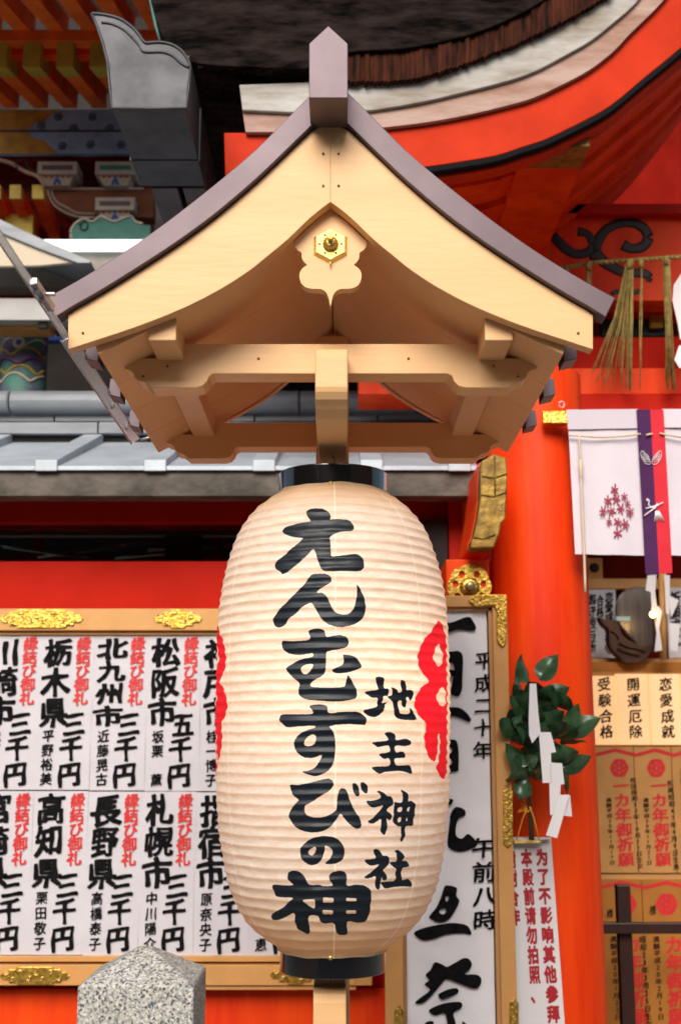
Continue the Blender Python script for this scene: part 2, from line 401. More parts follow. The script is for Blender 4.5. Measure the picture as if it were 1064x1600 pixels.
gadd([(432,85),(460,68),(540,62),(600,80),(610,142),(720,135),(860,135),(920,155),(962,200),(955,250),(920,254),(760,252),(625,268),(640,300),(665,350),(675,430),(670,530),(650,620),(590,690),(500,727),(430,715),(365,685),(430,675),(490,640),(525,590),(550,528),(500,550),(430,562),(360,545),(310,490),(290,430),(310,365),(370,315),(480,280),(478,262),(340,265),(225,276),(180,240),(155,210),(165,165),(200,155),(340,155),(462,148),(455,110)],
     [[(385,430),(400,380),(440,345),(480,342),(495,370),(485,420),(450,445),(405,447)]], 1090)
gadd([(255,155),(330,155),(430,140),(530,115),(610,102),(650,130),(655,170),(620,215),(540,265),(440,330),(395,355),(390,410),(420,440),(500,458),(590,445),(650,415),(685,380),(690,290),(710,210),(745,192),(780,215),(810,300),(850,390),(900,470),(915,530),(900,562),(860,565),(800,520),(750,460),(720,425),(680,480),(620,550),(520,590),(400,585),(310,545),(255,480),(245,430),(270,370),(330,300),(290,260),(260,200)], [], 1200)
gadd([(833,145),(870,150),(892,190),(895,250),(870,262),(845,230),(835,190)], [], 1200)
gadd([(908,132),(945,138),(975,175),(972,225),(950,235),(920,205),(908,165)], [], 1200)
gadd([(345,770),(365,720),(420,670),(490,640),(560,627),(640,640),(710,675),(750,730),(760,780),(745,840),(700,875),(640,890),(575,884),(620,845),(648,790),(635,750),(580,722),(575,770),(550,840),(510,885),(450,902),(400,880),(360,840)],
     [[(420,785),(440,755),(490,730),(492,765),(470,805),(445,812)]], 1200)
gadd([(228,240),(235,200),(270,180),(320,183),(360,205),(400,255),(430,308),(520,310),(560,325),(650,322),(618,265),(622,215),(660,190),(720,182),(765,200),(780,250),(780,325),(860,315),(940,320),(990,350),(1008,400),(1000,520),(985,600),(950,655),(880,668),(785,655),(788,760),(765,782),(710,780),(680,745),(660,665),(580,668),(535,650),(510,602),(430,600),(430,680),(440,745),(415,768),(370,745),(320,715),(298,640),(300,600),(285,565),(220,600),(130,632),(78,612),(85,575),(180,520),(240,465),(285,428),(200,425),(120,415),(105,370),(88,330),(100,308),(190,315),(280,312),(245,275)],
     [[(375,448),(470,448),(485,465),(483,520),(465,530),(410,490)], [(562,435),(608,436),(655,440),(655,460),(655,478),(608,478),(562,478),(562,455)], [(778,435),(820,436),(865,437),(863,462),(820,462),(778,462)], [(560,548),(605,549),(650,550),(648,582),(605,582),(560,582)], [(778,548),(820,549),(862,550),(860,580),(820,579),(778,578)]], 1330)
S2 = 8.89
gadd([(235,175),(270,155),(345,165),(360,200),(360,315),(400,320),(428,350),(428,400),(400,425),(350,435),(345,480),(330,530),(425,500),(380,545),(365,600),(320,670),(250,715),(180,718),(110,685),(70,632),(150,610),(265,575),(262,510),(268,458),(200,455),(150,425),(85,372),(180,350),(270,335),(265,270),(245,215)], [], 1040, 560, S2)
gadd([(455,305),(495,310),(545,345),(560,378),(605,365),(600,300),(590,210),(625,205),(660,235),(675,290),(672,340),(720,330),(765,355),(778,400),(760,445),(715,485),(710,435),(672,445),(675,540),(655,580),(620,560),(605,500),(600,480),(555,500),(560,560),(575,640),(600,662),(710,665),(712,590),(735,595),(775,660),(808,720),(800,752),(720,758),(590,745),(530,710),(500,650),(490,570),(485,520),(440,475),(412,437),(475,415),(475,360)], [], 1040, 560, S2)
gadd([(368,945),(430,925),(500,950),(528,985),(520,1040),(600,1030),(660,1018),(710,1035),(732,1070),(720,1100),(640,1120),(520,1120),(515,1205),(580,1195),(625,1200),(660,1245),(640,1278),(515,1290),(515,1370),(600,1380),(690,1375),(735,1400),(748,1480),(725,1505),(660,1475),(560,1455),(430,1465),(360,1475),(290,1500),(230,1465),(190,1415),(300,1400),(430,1385),(430,1290),(360,1302),(320,1275),(290,1235),(430,1205),(428,1122),(340,1130),(270,1142),(230,1110),(190,1075),(300,1060),(410,1045),(405,1000)], [], 1040, 560, S2)
gadd([(258,155),(290,140),(345,160),(405,215),(450,215),(485,250),(495,290),(480,330),(430,370),(400,415),(450,450),(470,500),(455,545),(430,545),(400,525),(405,600),(400,680),(365,755),(330,730),(310,680),(320,600),(320,530),(250,580),(190,602),(130,580),(200,530),(250,470),(310,410),(350,345),(290,360),(210,378),(150,350),(115,285),(200,280),(300,250),(315,220),(295,185)], [], 1220, 560, S2)
gadd([(597,130),(640,140),(690,180),(705,230),(705,280),(740,268),(780,295),(802,350),(790,420),(785,470),(775,540),(755,625),(700,632),(660,640),(655,740),(625,830),(600,852),(588,810),(598,720),(595,640),(550,635),(510,600),(490,560),(495,450),(500,380),(505,295),(560,300),(620,285),(618,200)],
     [[(560,370),(612,360),(610,415),(555,425)], [(690,370),(715,350),(720,380),(705,420),(685,415)], [(560,515),(600,505),(600,560),(560,570)], [(672,540),(690,505),(692,550),(675,562)]], 1220, 560, S2)
gadd([(213,970),(235,950),(280,960),(325,1005),(340,1045),(400,1045),(430,1090),(435,1150),(400,1190),(350,1230),(345,1255),(390,1300),(398,1350),(370,1382),(335,1375),(325,1340),(310,1400),(300,1490),(265,1510),(240,1480),(232,1400),(240,1330),(180,1350),(120,1362),(70,1355),(150,1300),(220,1240),(290,1170),(240,1180),(170,1188),(120,1160),(85,1110),(160,1100),(230,1085),(240,1050),(220,1015)], [], 1220, 560, S2)
gadd([(505,975),(560,962),(600,985),(642,1035),(630,1075),(612,1108),(660,1105),(695,1125),(710,1180),(660,1200),(610,1215),(605,1370),(650,1375),(700,1365),(755,1425),(730,1470),(690,1468),(600,1472),(500,1480),(380,1500),(340,1460),(320,1415),(400,1400),(505,1390),(520,1300),(525,1225),(490,1200),(445,1135),(530,1120),(530,1050),(535,1010)], [], 1220, 560, S2)
crest_o = [(685.5,969),(672.7,988),(661.5,1001),(653.5,1023),(656.7,1046),(670.5,1062.7),(658,1074.5),(648,1097),(653.5,1116),(666,1132),(663,1151),(668,1177),(677.5,1189),(682,1185),(685,1165),(684.5,1148),(687.5,1148),(688,1168),(686,1189.5),(683,1199),(687,1210),(694,1218),(698,1209),(699.4,1185),(699.6,1120),(699.4,1060),(698.8,1010),(697,992),(693.5,980)]
crest_h = [[(685.5,1006),(677.5,1026.5),(687,1041),(693.5,1026.5),(688.7,1010.6)], [(692,1073.5),(682.3,1087),(687,1100.7),(695.7,1100.7),(696.7,1081)]]
def poly_field(px, py, outer, holes, field):
    o = np.array(outer); m = 6
    sel = np.where((px > o[:, 0].min() - m) & (px < o[:, 0].max() + m) & (py > o[:, 1].min() - m) & (py < o[:, 1].max() + m))[0]
    if not len(sel): return
    p = np.stack([px[sel], py[sel]], 1)
    d = seg_sdf(p, toseg(smooth_ink(outer)))
    for h in holes: d = np.maximum(d, -seg_sdf(p, toseg(smooth_ink(h))))
    field[sel] = np.minimum(field[sel], d)
RsG = np.repeat(rs[:, None], NA, 1); ZsG = np.repeat(zs[:, None], NA, 1)
def surf_px(a): return proj(LX + RsG * np.sin(a), LY - RsG * np.cos(a), ZsG)
pxg, pyg = surf_px(A); pxf, pyf = pxg.ravel(), pyg.ravel()
front = (np.abs(A.ravel()) < 1.45)
ink = np.full(A.size, 8.0)
px_i = np.where(front, pxf, -999)
for o_, h_ in GL: poly_field(px_i, pyf, o_, h_, ink)
red = np.full(A.size, 8.0)
deg = np.degrees(A)
u1 = np.abs(deg - 81); u2 = np.minimum(np.abs(deg + 99), np.abs(deg - 261)); uu = np.minimum(u1, u2)
am_ = np.radians(81 - np.clip(uu, 0, 60)); cx_, cy_ = surf_px(am_)
cxx = np.where((uu < 60).ravel(), cx_.ravel(), -999)
poly_field(cxx, cy_.ravel(), crest_o, crest_h, red)
seam = np.full(A.size, 8.0)
for sdeg in (-74, -58, 1.5, 46, 90, 135, 180, 225):
    seam = np.minimum(seam, np.abs((deg - sdeg)).ravel() * 3.1)
me = bpy.data.meshes.new('lantern_paper')
nv = A.size; co = np.stack([Xg.ravel() - LX, Yg.ravel() - LY, Zg.ravel() - zbot], 1).astype(np.float32)
nr = len(ts); ii, jj = np.meshgrid(np.arange(nr - 1), np.arange(NA), indexing='ij'); j2 = (jj + 1) % NA
quads = np.stack([ii * NA + jj, (ii + 1) * NA + jj, (ii + 1) * NA + j2, ii * NA + j2], -1).reshape(-1, 4)
me.vertices.add(nv); me.vertices.foreach_set('co', co.ravel())
me.loops.add(len(quads) * 4); me.loops.foreach_set('vertex_index', quads.ravel().astype(np.int32))
me.polygons.add(len(quads)); me.polygons.foreach_set('loop_start', np.arange(0, len(quads) * 4, 4, dtype=np.int32))
me.polygons.foreach_set('use_smooth', np.ones(len(quads), dtype=bool)); me.update(); me.validate()
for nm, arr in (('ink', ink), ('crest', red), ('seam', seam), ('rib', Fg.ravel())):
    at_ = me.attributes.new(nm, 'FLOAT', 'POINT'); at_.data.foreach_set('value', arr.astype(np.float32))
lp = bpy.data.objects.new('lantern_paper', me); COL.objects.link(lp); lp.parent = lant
m = bpy.data.materials.new('oiled_lantern_paper'); m.use_nodes = True; t = m.node_tree; t.nodes.clear()
def N(tp, **kw):
    n = t.nodes.new(tp)
    for a, b in kw.items(): setattr(n, a, b)
    return n
def attr(nm): n = N('ShaderNodeAttribute'); n.attribute_name = nm; return n.outputs['Fac']
def mr(src, a, b, c=0, d=1):
    n = N('ShaderNodeMapRange'); n.inputs[1].default_value = a; n.inputs[2].default_value = b; n.inputs[3].default_value = c; n.inputs[4].default_value = d
    t.links.new(src, n.inputs[0]); return n.outputs[0]
def mixc(f, a, b):
    n = N('ShaderNodeMix', data_type='RGBA')
    for i, s in ((0, f), (6, a), (7, b)):
        if hasattr(s, 'links'): t.links.new(s, n.inputs[i])
        else: n.inputs[i].default_value = s if i == 0 else (*s, 1)
    return n.outputs[2]
geo = N('ShaderNodeNewGeometry')
mp = N('ShaderNodeMapping'); mp.inputs['Scale'].default_value = (1, 1, 3.2); t.links.new(geo.outputs['Position'], mp.inputs[0])
n1 = N('ShaderNodeTexNoise'); n1.inputs['Scale'].default_value = 34; n1.inputs['Detail'].default_value = 8; n1.inputs['Roughness'].default_value = .7; t.links.new(mp.outputs[0], n1.inputs[0])
n2 = N('ShaderNodeTexNoise'); n2.inputs['Scale'].default_value = 190; n2.inputs['Detail'].default_value = 4; t.links.new(mp.outputs[0], n2.inputs[0])
basec = mixc(mr(n1.outputs['Fac'], .32, .68), (.75, .64, .52), (.88, .84, .77))
basec = mixc(mr(n2.outputs['Fac'], .5, .75, 0, .35), basec, (.96, .92, .86))
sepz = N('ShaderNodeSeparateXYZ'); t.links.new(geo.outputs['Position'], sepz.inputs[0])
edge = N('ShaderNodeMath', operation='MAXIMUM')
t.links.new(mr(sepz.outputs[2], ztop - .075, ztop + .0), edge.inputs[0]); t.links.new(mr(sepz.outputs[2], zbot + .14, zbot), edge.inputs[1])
aged_shaded = mixc(mr(edge.outputs[0], 0, 1, 0, .95), basec, (.66, .46, .25))
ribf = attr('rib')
rib_shade = N('ShaderNodeMath', operation='MAXIMUM'); t.links.new(mr(ribf, .42, .04), rib_shade.inputs[0]); t.links.new(mr(ribf, .93, 1.0), rib_shade.inputs[1])
aged_shaded = mixc(mr(rib_shade.outputs[0], 0, 1, 0, .36), aged_shaded, (.62, .40, .22))  # shade below each rib painted in tan over the aged paper colour
c3 = mixc(mr(attr('seam'), 2.2, .8, 0, .75), aged_shaded, (.93, .88, .74))
wob = N('ShaderNodeTexNoise'); wob.inputs['Scale'].default_value = 260; t.links.new(geo.outputs['Position'], wob.inputs[0])
def thr(nm):
    a = N('ShaderNodeMath', operation='ADD'); t.links.new(attr(nm), a.inputs[0]); t.links.new(mr(wob.outputs['Fac'], 0, 1, -.8, .8), a.inputs[1])
    return mr(a.outputs[0], .35, -.35)
redf = thr('crest'); inkf = thr('ink')
c4 = mixc(redf, c3, (.78, .012, .03)); c5 = mixc(inkf, c4, (.007, .012, .019))
pb = N('ShaderNodeBsdfPrincipled'); t.links.new(c5, pb.inputs['Base Color'])
t.links.new(mr(inkf, 0, 1, .62, .42), pb.inputs['Roughness']); pb.inputs['Specular IOR Level'].default_value = .4
tr = N('ShaderNodeBsdfTranslucent'); t.links.new(mixc(inkf, c4, (.002, .002, .002)), tr.inputs['Color'])
ms = N('ShaderNodeMixShader'); t.links.new(mr(inkf, 0, 1, .34, .03), ms.inputs[0]); t.links.new(pb.outputs[0], ms.inputs[1]); t.links.new(tr.outputs[0], ms.inputs[2])
bp = N('ShaderNodeBump'); bp.inputs['Strength'].default_value = .5; bp.inputs['Distance'].default_value = .0012
n3 = N('ShaderNodeTexNoise'); n3.inputs['Scale'].default_value = 90; n3.inputs['Detail'].default_value = 7; n3.inputs['Roughness'].default_value = .65; t.links.new(mp.outputs[0], n3.inputs[0])
t.links.new(n3.outputs['Fac'], bp.inputs['Height']); t.links.new(bp.outputs[0], pb.inputs['Normal'])
out = N('ShaderNodeOutputMaterial'); t.links.new(ms.outputs[0], out.inputs[0])
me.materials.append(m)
# black rings with gold studs
def ring(zlo, zhi, r, name, studz):
    b = MB(); h = zhi - zlo
    b.lathe([(r - .006, .003), (r - .006, .0005), (r - .005, 0), (r - .0015, 0), (r - .0008, .0002), (r - .0002, .0008), (r, .0016), (r, .003), (r, h - .003), (r, h - .0016), (r - .0002, h - .0008), (r - .0008, h - .0002), (r - .0015, h), (r - .005, h), (r - .006, h - .0005), (r - .006, h - .003), (r - .006, .003)], (LX, LY, zlo), 72)
    b.lathe([(r - .008, h * .5), (.001, h * .5)], (LX, LY, zlo), 48)
    o = b.build(name, M['black'], lant)
    first = None
    for a in (-2, 88, -92, 178):
        a = R(a); p = Vector((LX + r * math.sin(a), LY - r * math.cos(a), studz))
        if first is None:
            sb = MB(); sb.lathe([(.0052, 0), (.0050, .0018), (.0035, .0036), (.0001, .0044)], (0, 0, 0), 16, axis='y')
            first = sb.build('stud', M['gold_s'], None); q = first
        else: q = first.copy(); COL.objects.link(q)
        q.parent = o; q.location = p - world_of(o); q.rotation_euler = (0, 0, a)
rt = 84.5 * P(632, 750, LY).x / 100; rb = 82.5 * P(632, 1500, LY).x / 100
ZT1 = EYE + (Z(723, LY - rt) - EYE); ZT0 = Z(776, LY - rt)
ring(ZT0 - .004, ZT1, rt, 'top_ring', Z(756, LY - rt))
ring(Z(1531, LY - rb), Z(1482, LY - rb) , rb, 'bottom_ring', Z(1496, LY - rb))
b = MB(); hz = Z(712, LY)
b.tube([(LX, LY, ZT1 - .02), (LX, LY, ZT1 + .02), (LX + .004, LY - .002, ZT1 + .028), (LX, LY, ZT1 + .036), (LX - .003, LY, Z(678, 2.23) + .002)], .0017, 8)
b.build('hanging_hook', M['steel'], lant)
b = MB(); b.tube([(LX - rt + .01, LY, ZT1 - .018), (LX + rt - .01, LY, ZT1 - .018)], .003, 8); b.build('hanging_bar', M['steel'], lant)
ll = bpy.data.lights.new('lantern_bulb_light', 'POINT'); llo = bpy.data.objects.new('lantern_bulb_light', ll); COL.objects.link(llo)
ll.energy = 1.9; ll.color = (1, .70, .46); ll.shadow_soft_size = .035; llo.location = P(548, 1070, LY - .02)

# ================================================================== LANTERN STAND WITH LITTLE ROOF
CX = 516.5
YF = 2.0
st = thing('lantern_stand', 'tan painted wooden post with a small curved gable roof over the big paper lantern', 'lantern stand', (P(CX, 1170, 2.7).x, 2.70, 0))
def sym(pts): return pts + [(2 * CX - x, y) for x, y in reversed(pts)]
# left half outlines (photo pixels on the plane Y=2)
low = smooth_loop([(107, 546), (150, 532), (200, 515.5), (250, 497), (300, 475.5), (350, 449), (390, 423), (415, 403), (450, 374), (480, 345), (500, 328), (CX, 316)], 3, False)
bandlow = smooth_loop([(107, 490), (150, 466), (200, 435.5), (260, 397), (310, 362), (350, 331), (400, 288), (440, 250), (486, 205)], 3, False)
bandup = smooth_loop([(75, 470), (110, 451), (150, 427.5), (200, 396), (250, 361), (295, 327), (350, 283), (400, 240), (445, 195), (485, 155)], 3, False)
def mir(pts, s): return pts if s < 0 else [(2 * CX - x, y) for x, y in pts]
def XZ(px, py, Y=YF):   # photo pixel on plane Y=2 -> world x,z
    p = P(px, py, Y); return p.x, p.z
for s in (-1, 1):
    up = [(107, 492)] + bandlow[1:] + [(CX, 190)]
    loop = mir(low + list(reversed(up)), s)
    b = MB(); b.prism([P(x, y, YF) for x, y in loop], (0, .027, 0)); b.build('barge_board', M['tan'], st, .0012)
    lr_ = [(152, 531)] + [q for q in low if q[0] > 153]; ur_ = [q for q in bandlow if q[0] > 153]
    loop = mir(lr_ + [(CX, 190)] + list(reversed(ur_)) + [(152, 466)], s)
    b = MB(); b.prism([P(x, y, YF) for x, y in loop], (0, .022, 0)); o = b.build('rear_barge_board', M['tan'], st, .0012); o.location.y += .74
    # metal roof skin
    bl = [(90, 500)] + [(x, y - 1.5) for x, y in bandlow[1:]] + [(CX, 176)]
    loop = mir(bl + [(CX, 125)] + list(reversed(bandup)), s)
    b = MB(); b.prism([P(x, y, YF) + Vector((0, -.014, 0)) for x, y in loop], (0, .037, 0)); b.build('roof_edge_trim', M['brownmetal'], st, .0015)
    bu_ = [q for q in bandup if q[0] > 128]; bl2 = [q for q in bl if q[0] > 128]
    loop = mir([(128, 474)] + bl2 + [(CX, 125)] + [(x, y + 3) for x, y in reversed(bu_)], s)
    b = MB(); b.prism([P(x, y, YF) + Vector((0, .024, 0)) for x, y in loop], (0, .77, 0)); b.build('roof_skin', M['brownmetal'], st, .0015)
    # soffit boards: planks side by side running with the slope
    outer = smooth_loop([(149, 546), (200, 521), (250, 498), (300, 473), (350, 445), (390, 418), (415, 398), (450, 368), (480, 340), (500, 323), (CX - 1, 310)], 2, False)
    inner = [(x - 6, y - 22) for x, y in reversed(outer)]; inner[0] = (CX - 1, 284)
    loop = mir(outer + inner, s)
    ys = [2.0275, 2.21, 2.393, 2.576, 2.742]
    for i in range(4):
        b = MB(); b.prism([Vector((XZ(x, y)[0], ys[i] + .0007, XZ(x, y)[1])) for x, y in loop], (0, ys[i + 1] - ys[i] - .0014, 0)); b.build('soffit_board', M['tan'], st, .0008)
    # batten ends at the eave
    bx = None
    for i, (yy) in enumerate((2.135, 2.365, 2.60)):
        x0, z1 = XZ(111, 493); x1, z0 = XZ(131, 527)
        if s > 0: x0, x1 = 2 * P(CX, 500, YF).x - x0, 2 * P(CX, 500, YF).x - x1
        b = MB()
        dz = .018
        sx = 1 if s < 0 else -1
        b.add([(x0, yy, z1), (x0 + sx * .022, yy, z1 + .004), (x0 + sx * .022, yy, z0), (x0 - sx * .002, yy, z0 + .006),
               (x0, yy + .055, z1), (x0 + sx * .022, yy + .055, z1 + .004), (x0 + sx * .022, yy + .055, z0), (x0 - sx * .002, yy + .055, z0 + .006)],
              [(0, 1, 2, 3), (7, 6, 5, 4), (0, 4, 5, 1), (1, 5, 6, 2), (2, 6, 7, 3), (3, 7, 4, 0)])
        b.build('roof_batten_end', M['brownmetal'], st, .001)
    # purlin
    x0, zb = XZ(232, 532, 2.03); x1, zt = XZ(277, 470, 2.03)
    if s > 0: c = P(CX, 500, 2.03).x; x0, x1 = 2 * c - x1, 2 * c - x0
    b = MB(); b.box(x0, x1, 2.03, 2.735, zb, zt); b.build('purlin', M['tan'], st, .002)
# ridge
b = MB(); b.prism([P(x, y, 1.9) for x, y in [(483, 153), (483, 68), (513, 40), (543.5, 68), (543.5, 153)]], (0, .88, 0)); b.build('ridge_cap', M['brownmetal'], st, .0012)
# cloud-nosed crossbeams
half = [(CX, 537), (248, 537), (248, 559), (196, 559), (190, 562), (191, 571), (196, 577), (204, 579), (209, 583), (211, 590), (217, 595), (226, 597), (232, 601), (237, 606), (306, 606), (317, 603), (324, 596), (327, 588), (334, 584), (CX, 584)]
beam = half + [(2 * CX - x, y) for x, y in reversed(half[1:-1])]
for k_, yb in enumerate((2.14, 2.69)):
    b = MB(); b.prism([Vector((P(x, y, 2.14).x, yb, P(x, y, 2.14).z)) for x, y in beam], (0, .055, 0)); b.build('crossbeam', M['tan'], st, .002)
# post
px0, px1 = X(494, 2.66, 700), X(545, 2.66, 700)
b = MB(); b.box(px0, px1, 2.655, 2.733, 0, Z(330, YF)); b.build('post', M['tan'], st, .003)
# arms (side profile in y,z)
def arm(prof, x0, x1, name):
    b = MB(); b.prism([Vector((x0, y, z)) for y, z in prof], (x1 - x0, 0, 0)); return b.build(name, M['tan'], st, .0025)
ax0, ax1 = X(492.5, 2.08, 590), X(543.5, 2.08, 590)
zt, zb = Z(543, 2.08), EYE + (1170 - 722) * 2.66 / F * 1.012
zt = Z(543, 2.08); zb2 = Z(722, 2.655)
prof = [(2.655, zt), (2.092, zt), (2.082, zt - .003), (2.076, zt - .012), (2.076, Z(604, 2.076)), (2.079, Z(612, 2.079)), (2.088, Z(624, 2.088)), (2.105, Z(634, 2.105)), (2.125, Z(640, 2.125)), (2.15, Z(655, 2.15)), (2.19, Z(668, 2.19)), (2.23, Z(678, 2.23)), (2.655, Z(678, 2.23))]
arm(prof, ax0, ax1, 'hanging_arm')
z1 = Z(1534, 2.40)
bx0, bx1 = X(489.5, 2.36, 1560), X(541, 2.36, 1560)
prof = [(2.655, z1), (2.385, z1), (2.368, z1 - .004), (2.357, z1 - .014), (2.354, z1 - .028), (2.354, z1 - .11), (2.36, z1 - .135), (2.38, z1 - .155), (2.42, z1 - .17), (2.655, z1 - .18)]
arm(prof, bx0, bx1, 'lower_arm')
b = MB(); b.tube([(LX - .004, 2.40, z1 - .002), (LX - .004, 2.40, Z(1531, LY - rb) + .004)], .0015, 6); b.build('locating_pin', M['steel'], st)
# pendant board
pr = [(505, 20), (885, 380), (880, 430), (850, 470), (810, 500), (807, 550), (785, 590), (750, 625), (800, 660), (828, 710), (825, 780), (790, 840), (720, 870), (620, 875), (575, 892), (545, 925), (527, 970), (518, 1015), (508, 1055)]
pr = [(440 + x / 6.65, 320 + y / 6.65) for x, y in pr]
right = [pr[0]] + smooth_loop(pr[1:8], 3, False) + smooth_loop(pr[7:], 4, False)[1:]
left = [(2 * 516.4 - x, y) for x, y in reversed(right[1:-1])]
b = MB(); b.pp(right + left, 2.03, .022); pend = b.build('pendant_board', M['tan'], st, .001)
# hexagonal gold boss
oc = P(516.4, 384.5, 2.03); hexr = .0305
def hexloop(sc, dy, n=9):
    out = []
    for i in range(6):
        a0 = R(30 + 60 * i) + 0; a1 = R(90 + 60 * i)
        for k in range(n):
            t_ = k / n; x = (1 - t_) * math.cos(a0) + t_ * math.cos(a1); z = (1 - t_) * math.sin(a0) + t_ * math.sin(a1)
            l = math.hypot(x, z); rad = sc * (.86 + .14 * abs(2 * t_ - 1) ** 2.2) * (1 if l else 1)
            out.append(Vector((oc.x + x / l * rad, oc.y - dy, oc.z + z / l * rad)))
    return out
holes = []
for i in range(6):
    a = R(60 * i); c = oc + Vector((math.cos(a) * hexr * .62, 0, math.sin(a) * hexr * .62))
    holes.append([Vector((c.x + .0021 * math.cos(q), oc.y - .009, c.z + .0021 * math.sin(q))) for q in [R(60 * j) for j in range(6)]])
b = MB(); b.prism(hexloop(hexr * .93, .009), (0, .003, 0), holes); boss = b.build('gold_boss', M['gold_s'], pend, 0)
b = MB(); l1, l2 = hexloop(hexr * .94, .0075), hexloop(hexr * 1.10, .0); n = len(l1)
b.add(l1 + l2, [(i, (i + 1) % n, n + (i + 1) % n, n + i) for i in range(n)]); b.build('boss_skirt', M['gold_s'], pend)
b = MB(); b.lathe([(hexr * .8, 0), (hexr * .8, .004)], (oc.x, oc.y - .001, oc.z), 24, 'y', cap=True); b.build('boss_backing', M['dark'], pend)
b = MB(); b.lathe([(.0125, .008), (.0128, .012), (.0115, .017), (.008, .021), (.0052, .0222), (.0001, .0222)], (oc.x, oc.y, oc.z), 96, 'y', f=lambda a: 1 + .075 * math.cos(18 * a)); b.build('fluted_knob', M['gold_s'], pend)
b = MB(); b.lathe([(.0055, .021), (.0050, .034), (.004, .037), (.0001, .037)], (oc.x, oc.y, oc.z + .002), 6, 'y', smooth=False); b.build('boss_pin', M['gold'], pend)
b = MB(); tp = oc + Vector((0, -.006, -hexr * .92)); b.tube([tp, tp + Vector((0, 0, -.008)), tp + Vector((0, 0, -.013))], [.0022, .0013, .0003], 8); b.build('boss_drop', M['gold_s'], pend)
# small fasteners on the beams
sb = MB(); sb.lathe([(.0022, 0), (.0018, .0010), (.0001, .0013)], (0, 0, 0), 10, axis='y'); nail = None
for (x, y, yy) in [(168, 0, 0), (262, 572, 2.1385), (771, 572, 2.1385), (404, 560, 2.1385), (638, 560, 2.1385), (224, 588, 2.1385), (809, 588, 2.1385), (130, 520, 1.9985), (903, 520, 1.9985), (517 - 12, 240, 1.9985), (517 + 12, 240, 1.9985), (517 - 12, 290, 1.9985), (517 + 12, 290, 1.9985)]:
    if yy == 0: continue
    if nail is None: nail = sb.build('nail_head', M['oldgold'], None); q = nail
    else: q = nail.copy(); COL.objects.link(q)
    q.parent = st; q.location = P(x, y, yy) - world_of(st)

# ================================================================== CLEAR RAIL UNDER THE LEFT EAVE
RX, RZ = P(0, 370, 1.6).x, P(0, 370, 1.6).z
rail = thing('acrylic_gutter_strip', 'long clear plastic strip clamped along the left eave of the little roof', 'plastic strip', (RX, 2.2, RZ))
def strip(y0, y1, w, th, name, m_, lean=.35, n=1):
    b = MB(); c, s_ = math.cos(lean), math.sin(lean)
    a = [(RX - w / 2 * c, RZ - w / 2 * s_), (RX + w / 2 * c, RZ + w / 2 * s_)]
    nx, nz = -s_ * th, c * th
    b.add([(a[0][0], y0, a[0][1]), (a[1][0], y0, a[1][1]), (a[1][0] + nx, y0, a[1][1] + nz), (a[0][0] + nx, y0, a[0][1] + nz),
           (a[0][0], y1, a[0][1]), (a[1][0], y1, a[1][1]), (a[1][0] + nx, y1, a[1][1] + nz), (a[0][0] + nx, y1, a[0][1] + nz)],
          [(0, 1, 2, 3), (7, 6, 5, 4), (0, 4, 5, 1), (1, 5, 6, 2), (2, 6, 7, 3), (3, 7, 4, 0)])
    return b.build(name, m_, rail, .0008)
strip(1.2, 2.03, .012, .003, 'upper_strip', M['acrylic'])
strip(2.035, 2.75, .020, .004, 'lower_strip', M['acrylic'], .5)
b = MB(); b.tube([(RX - .006, 1.2, RZ), (RX - .006, 2.03, RZ)], .0016, 6); b.tube([(RX - .011, 2.03, RZ - .004), (RX - .011, 2.76, RZ - .004)], .0016, 6); b.tube([(RX + .010, 2.03, RZ + .006), (RX + .010, 2.76, RZ + .006)], .0013, 6); b.build('edge_wire', M['steel'], rail)
b = MB(); b.box(RX - .004, RX + .008, 1.78, 1.90, RZ + .002, RZ + .012); b.box(RX + .004, RX + .022, 1.835, 1.845, RZ + .006, RZ + .010); b.build('clamp', M['steel'], rail, .001)
for yy in (1.80, 1.84, 2.45, 2.62):
    b = MB(); b.lathe([(.004, 0), (.004, .003), (.0002, .0035)], (RX + .002, yy, RZ - .003), 8, 'y'); b.tube([(RX, yy, RZ - .008), (RX, yy, RZ + .014)], .0016, 6); b.build('bolt', M['steel'], rail)
b = MB(); b.tube([(RX + .012, 2.745, RZ + .002), (RX + .045, 2.745, RZ + .012)], .003, 6); b.build('end_bracket', M['steel'], rail)

# ================================================================== STONE POST
SY = 2.0
x0, x1 = X(121, SY, 1560), X(303, SY, 1560); w_ = x1 - x0; cxp, cyp = (x0 + x1) / 2, SY + w_ / 2
zsh = Z(1541, SY); zap = Z(1480, cyp)
sp = thing('stone_post', 'square speckled grey granite post with a shallow pyramid top in front of the donation papers', 'stone post', (cxp, cyp, 0))
h = w_ / 2; b = MB()
bev = .004
b.add([(cxp - h, cyp - h, 0), (cxp + h, cyp - h, 0), (cxp + h, cyp + h, 0), (cxp - h, cyp + h, 0),
       (cxp - h, cyp - h, zsh), (cxp + h, cyp - h, zsh), (cxp + h, cyp + h, zsh), (cxp - h, cyp + h, zsh),
       (cxp - .012, cyp - .012, zap), (cxp + .012, cyp - .012, zap), (cxp + .012, cyp + .012, zap), (cxp - .012, cyp + .012, zap)],
      [(3, 2, 1, 0), (0, 1, 5, 4), (1, 2, 6, 5), (2, 3, 7, 6), (3, 0, 4, 7), (4, 5, 9, 8), (5, 6, 10, 9), (6, 7, 11, 10), (7, 4, 8, 11), (8, 9, 10, 11)])
o = b.build('post_shaft', M['granite'], sp, .004, 3)

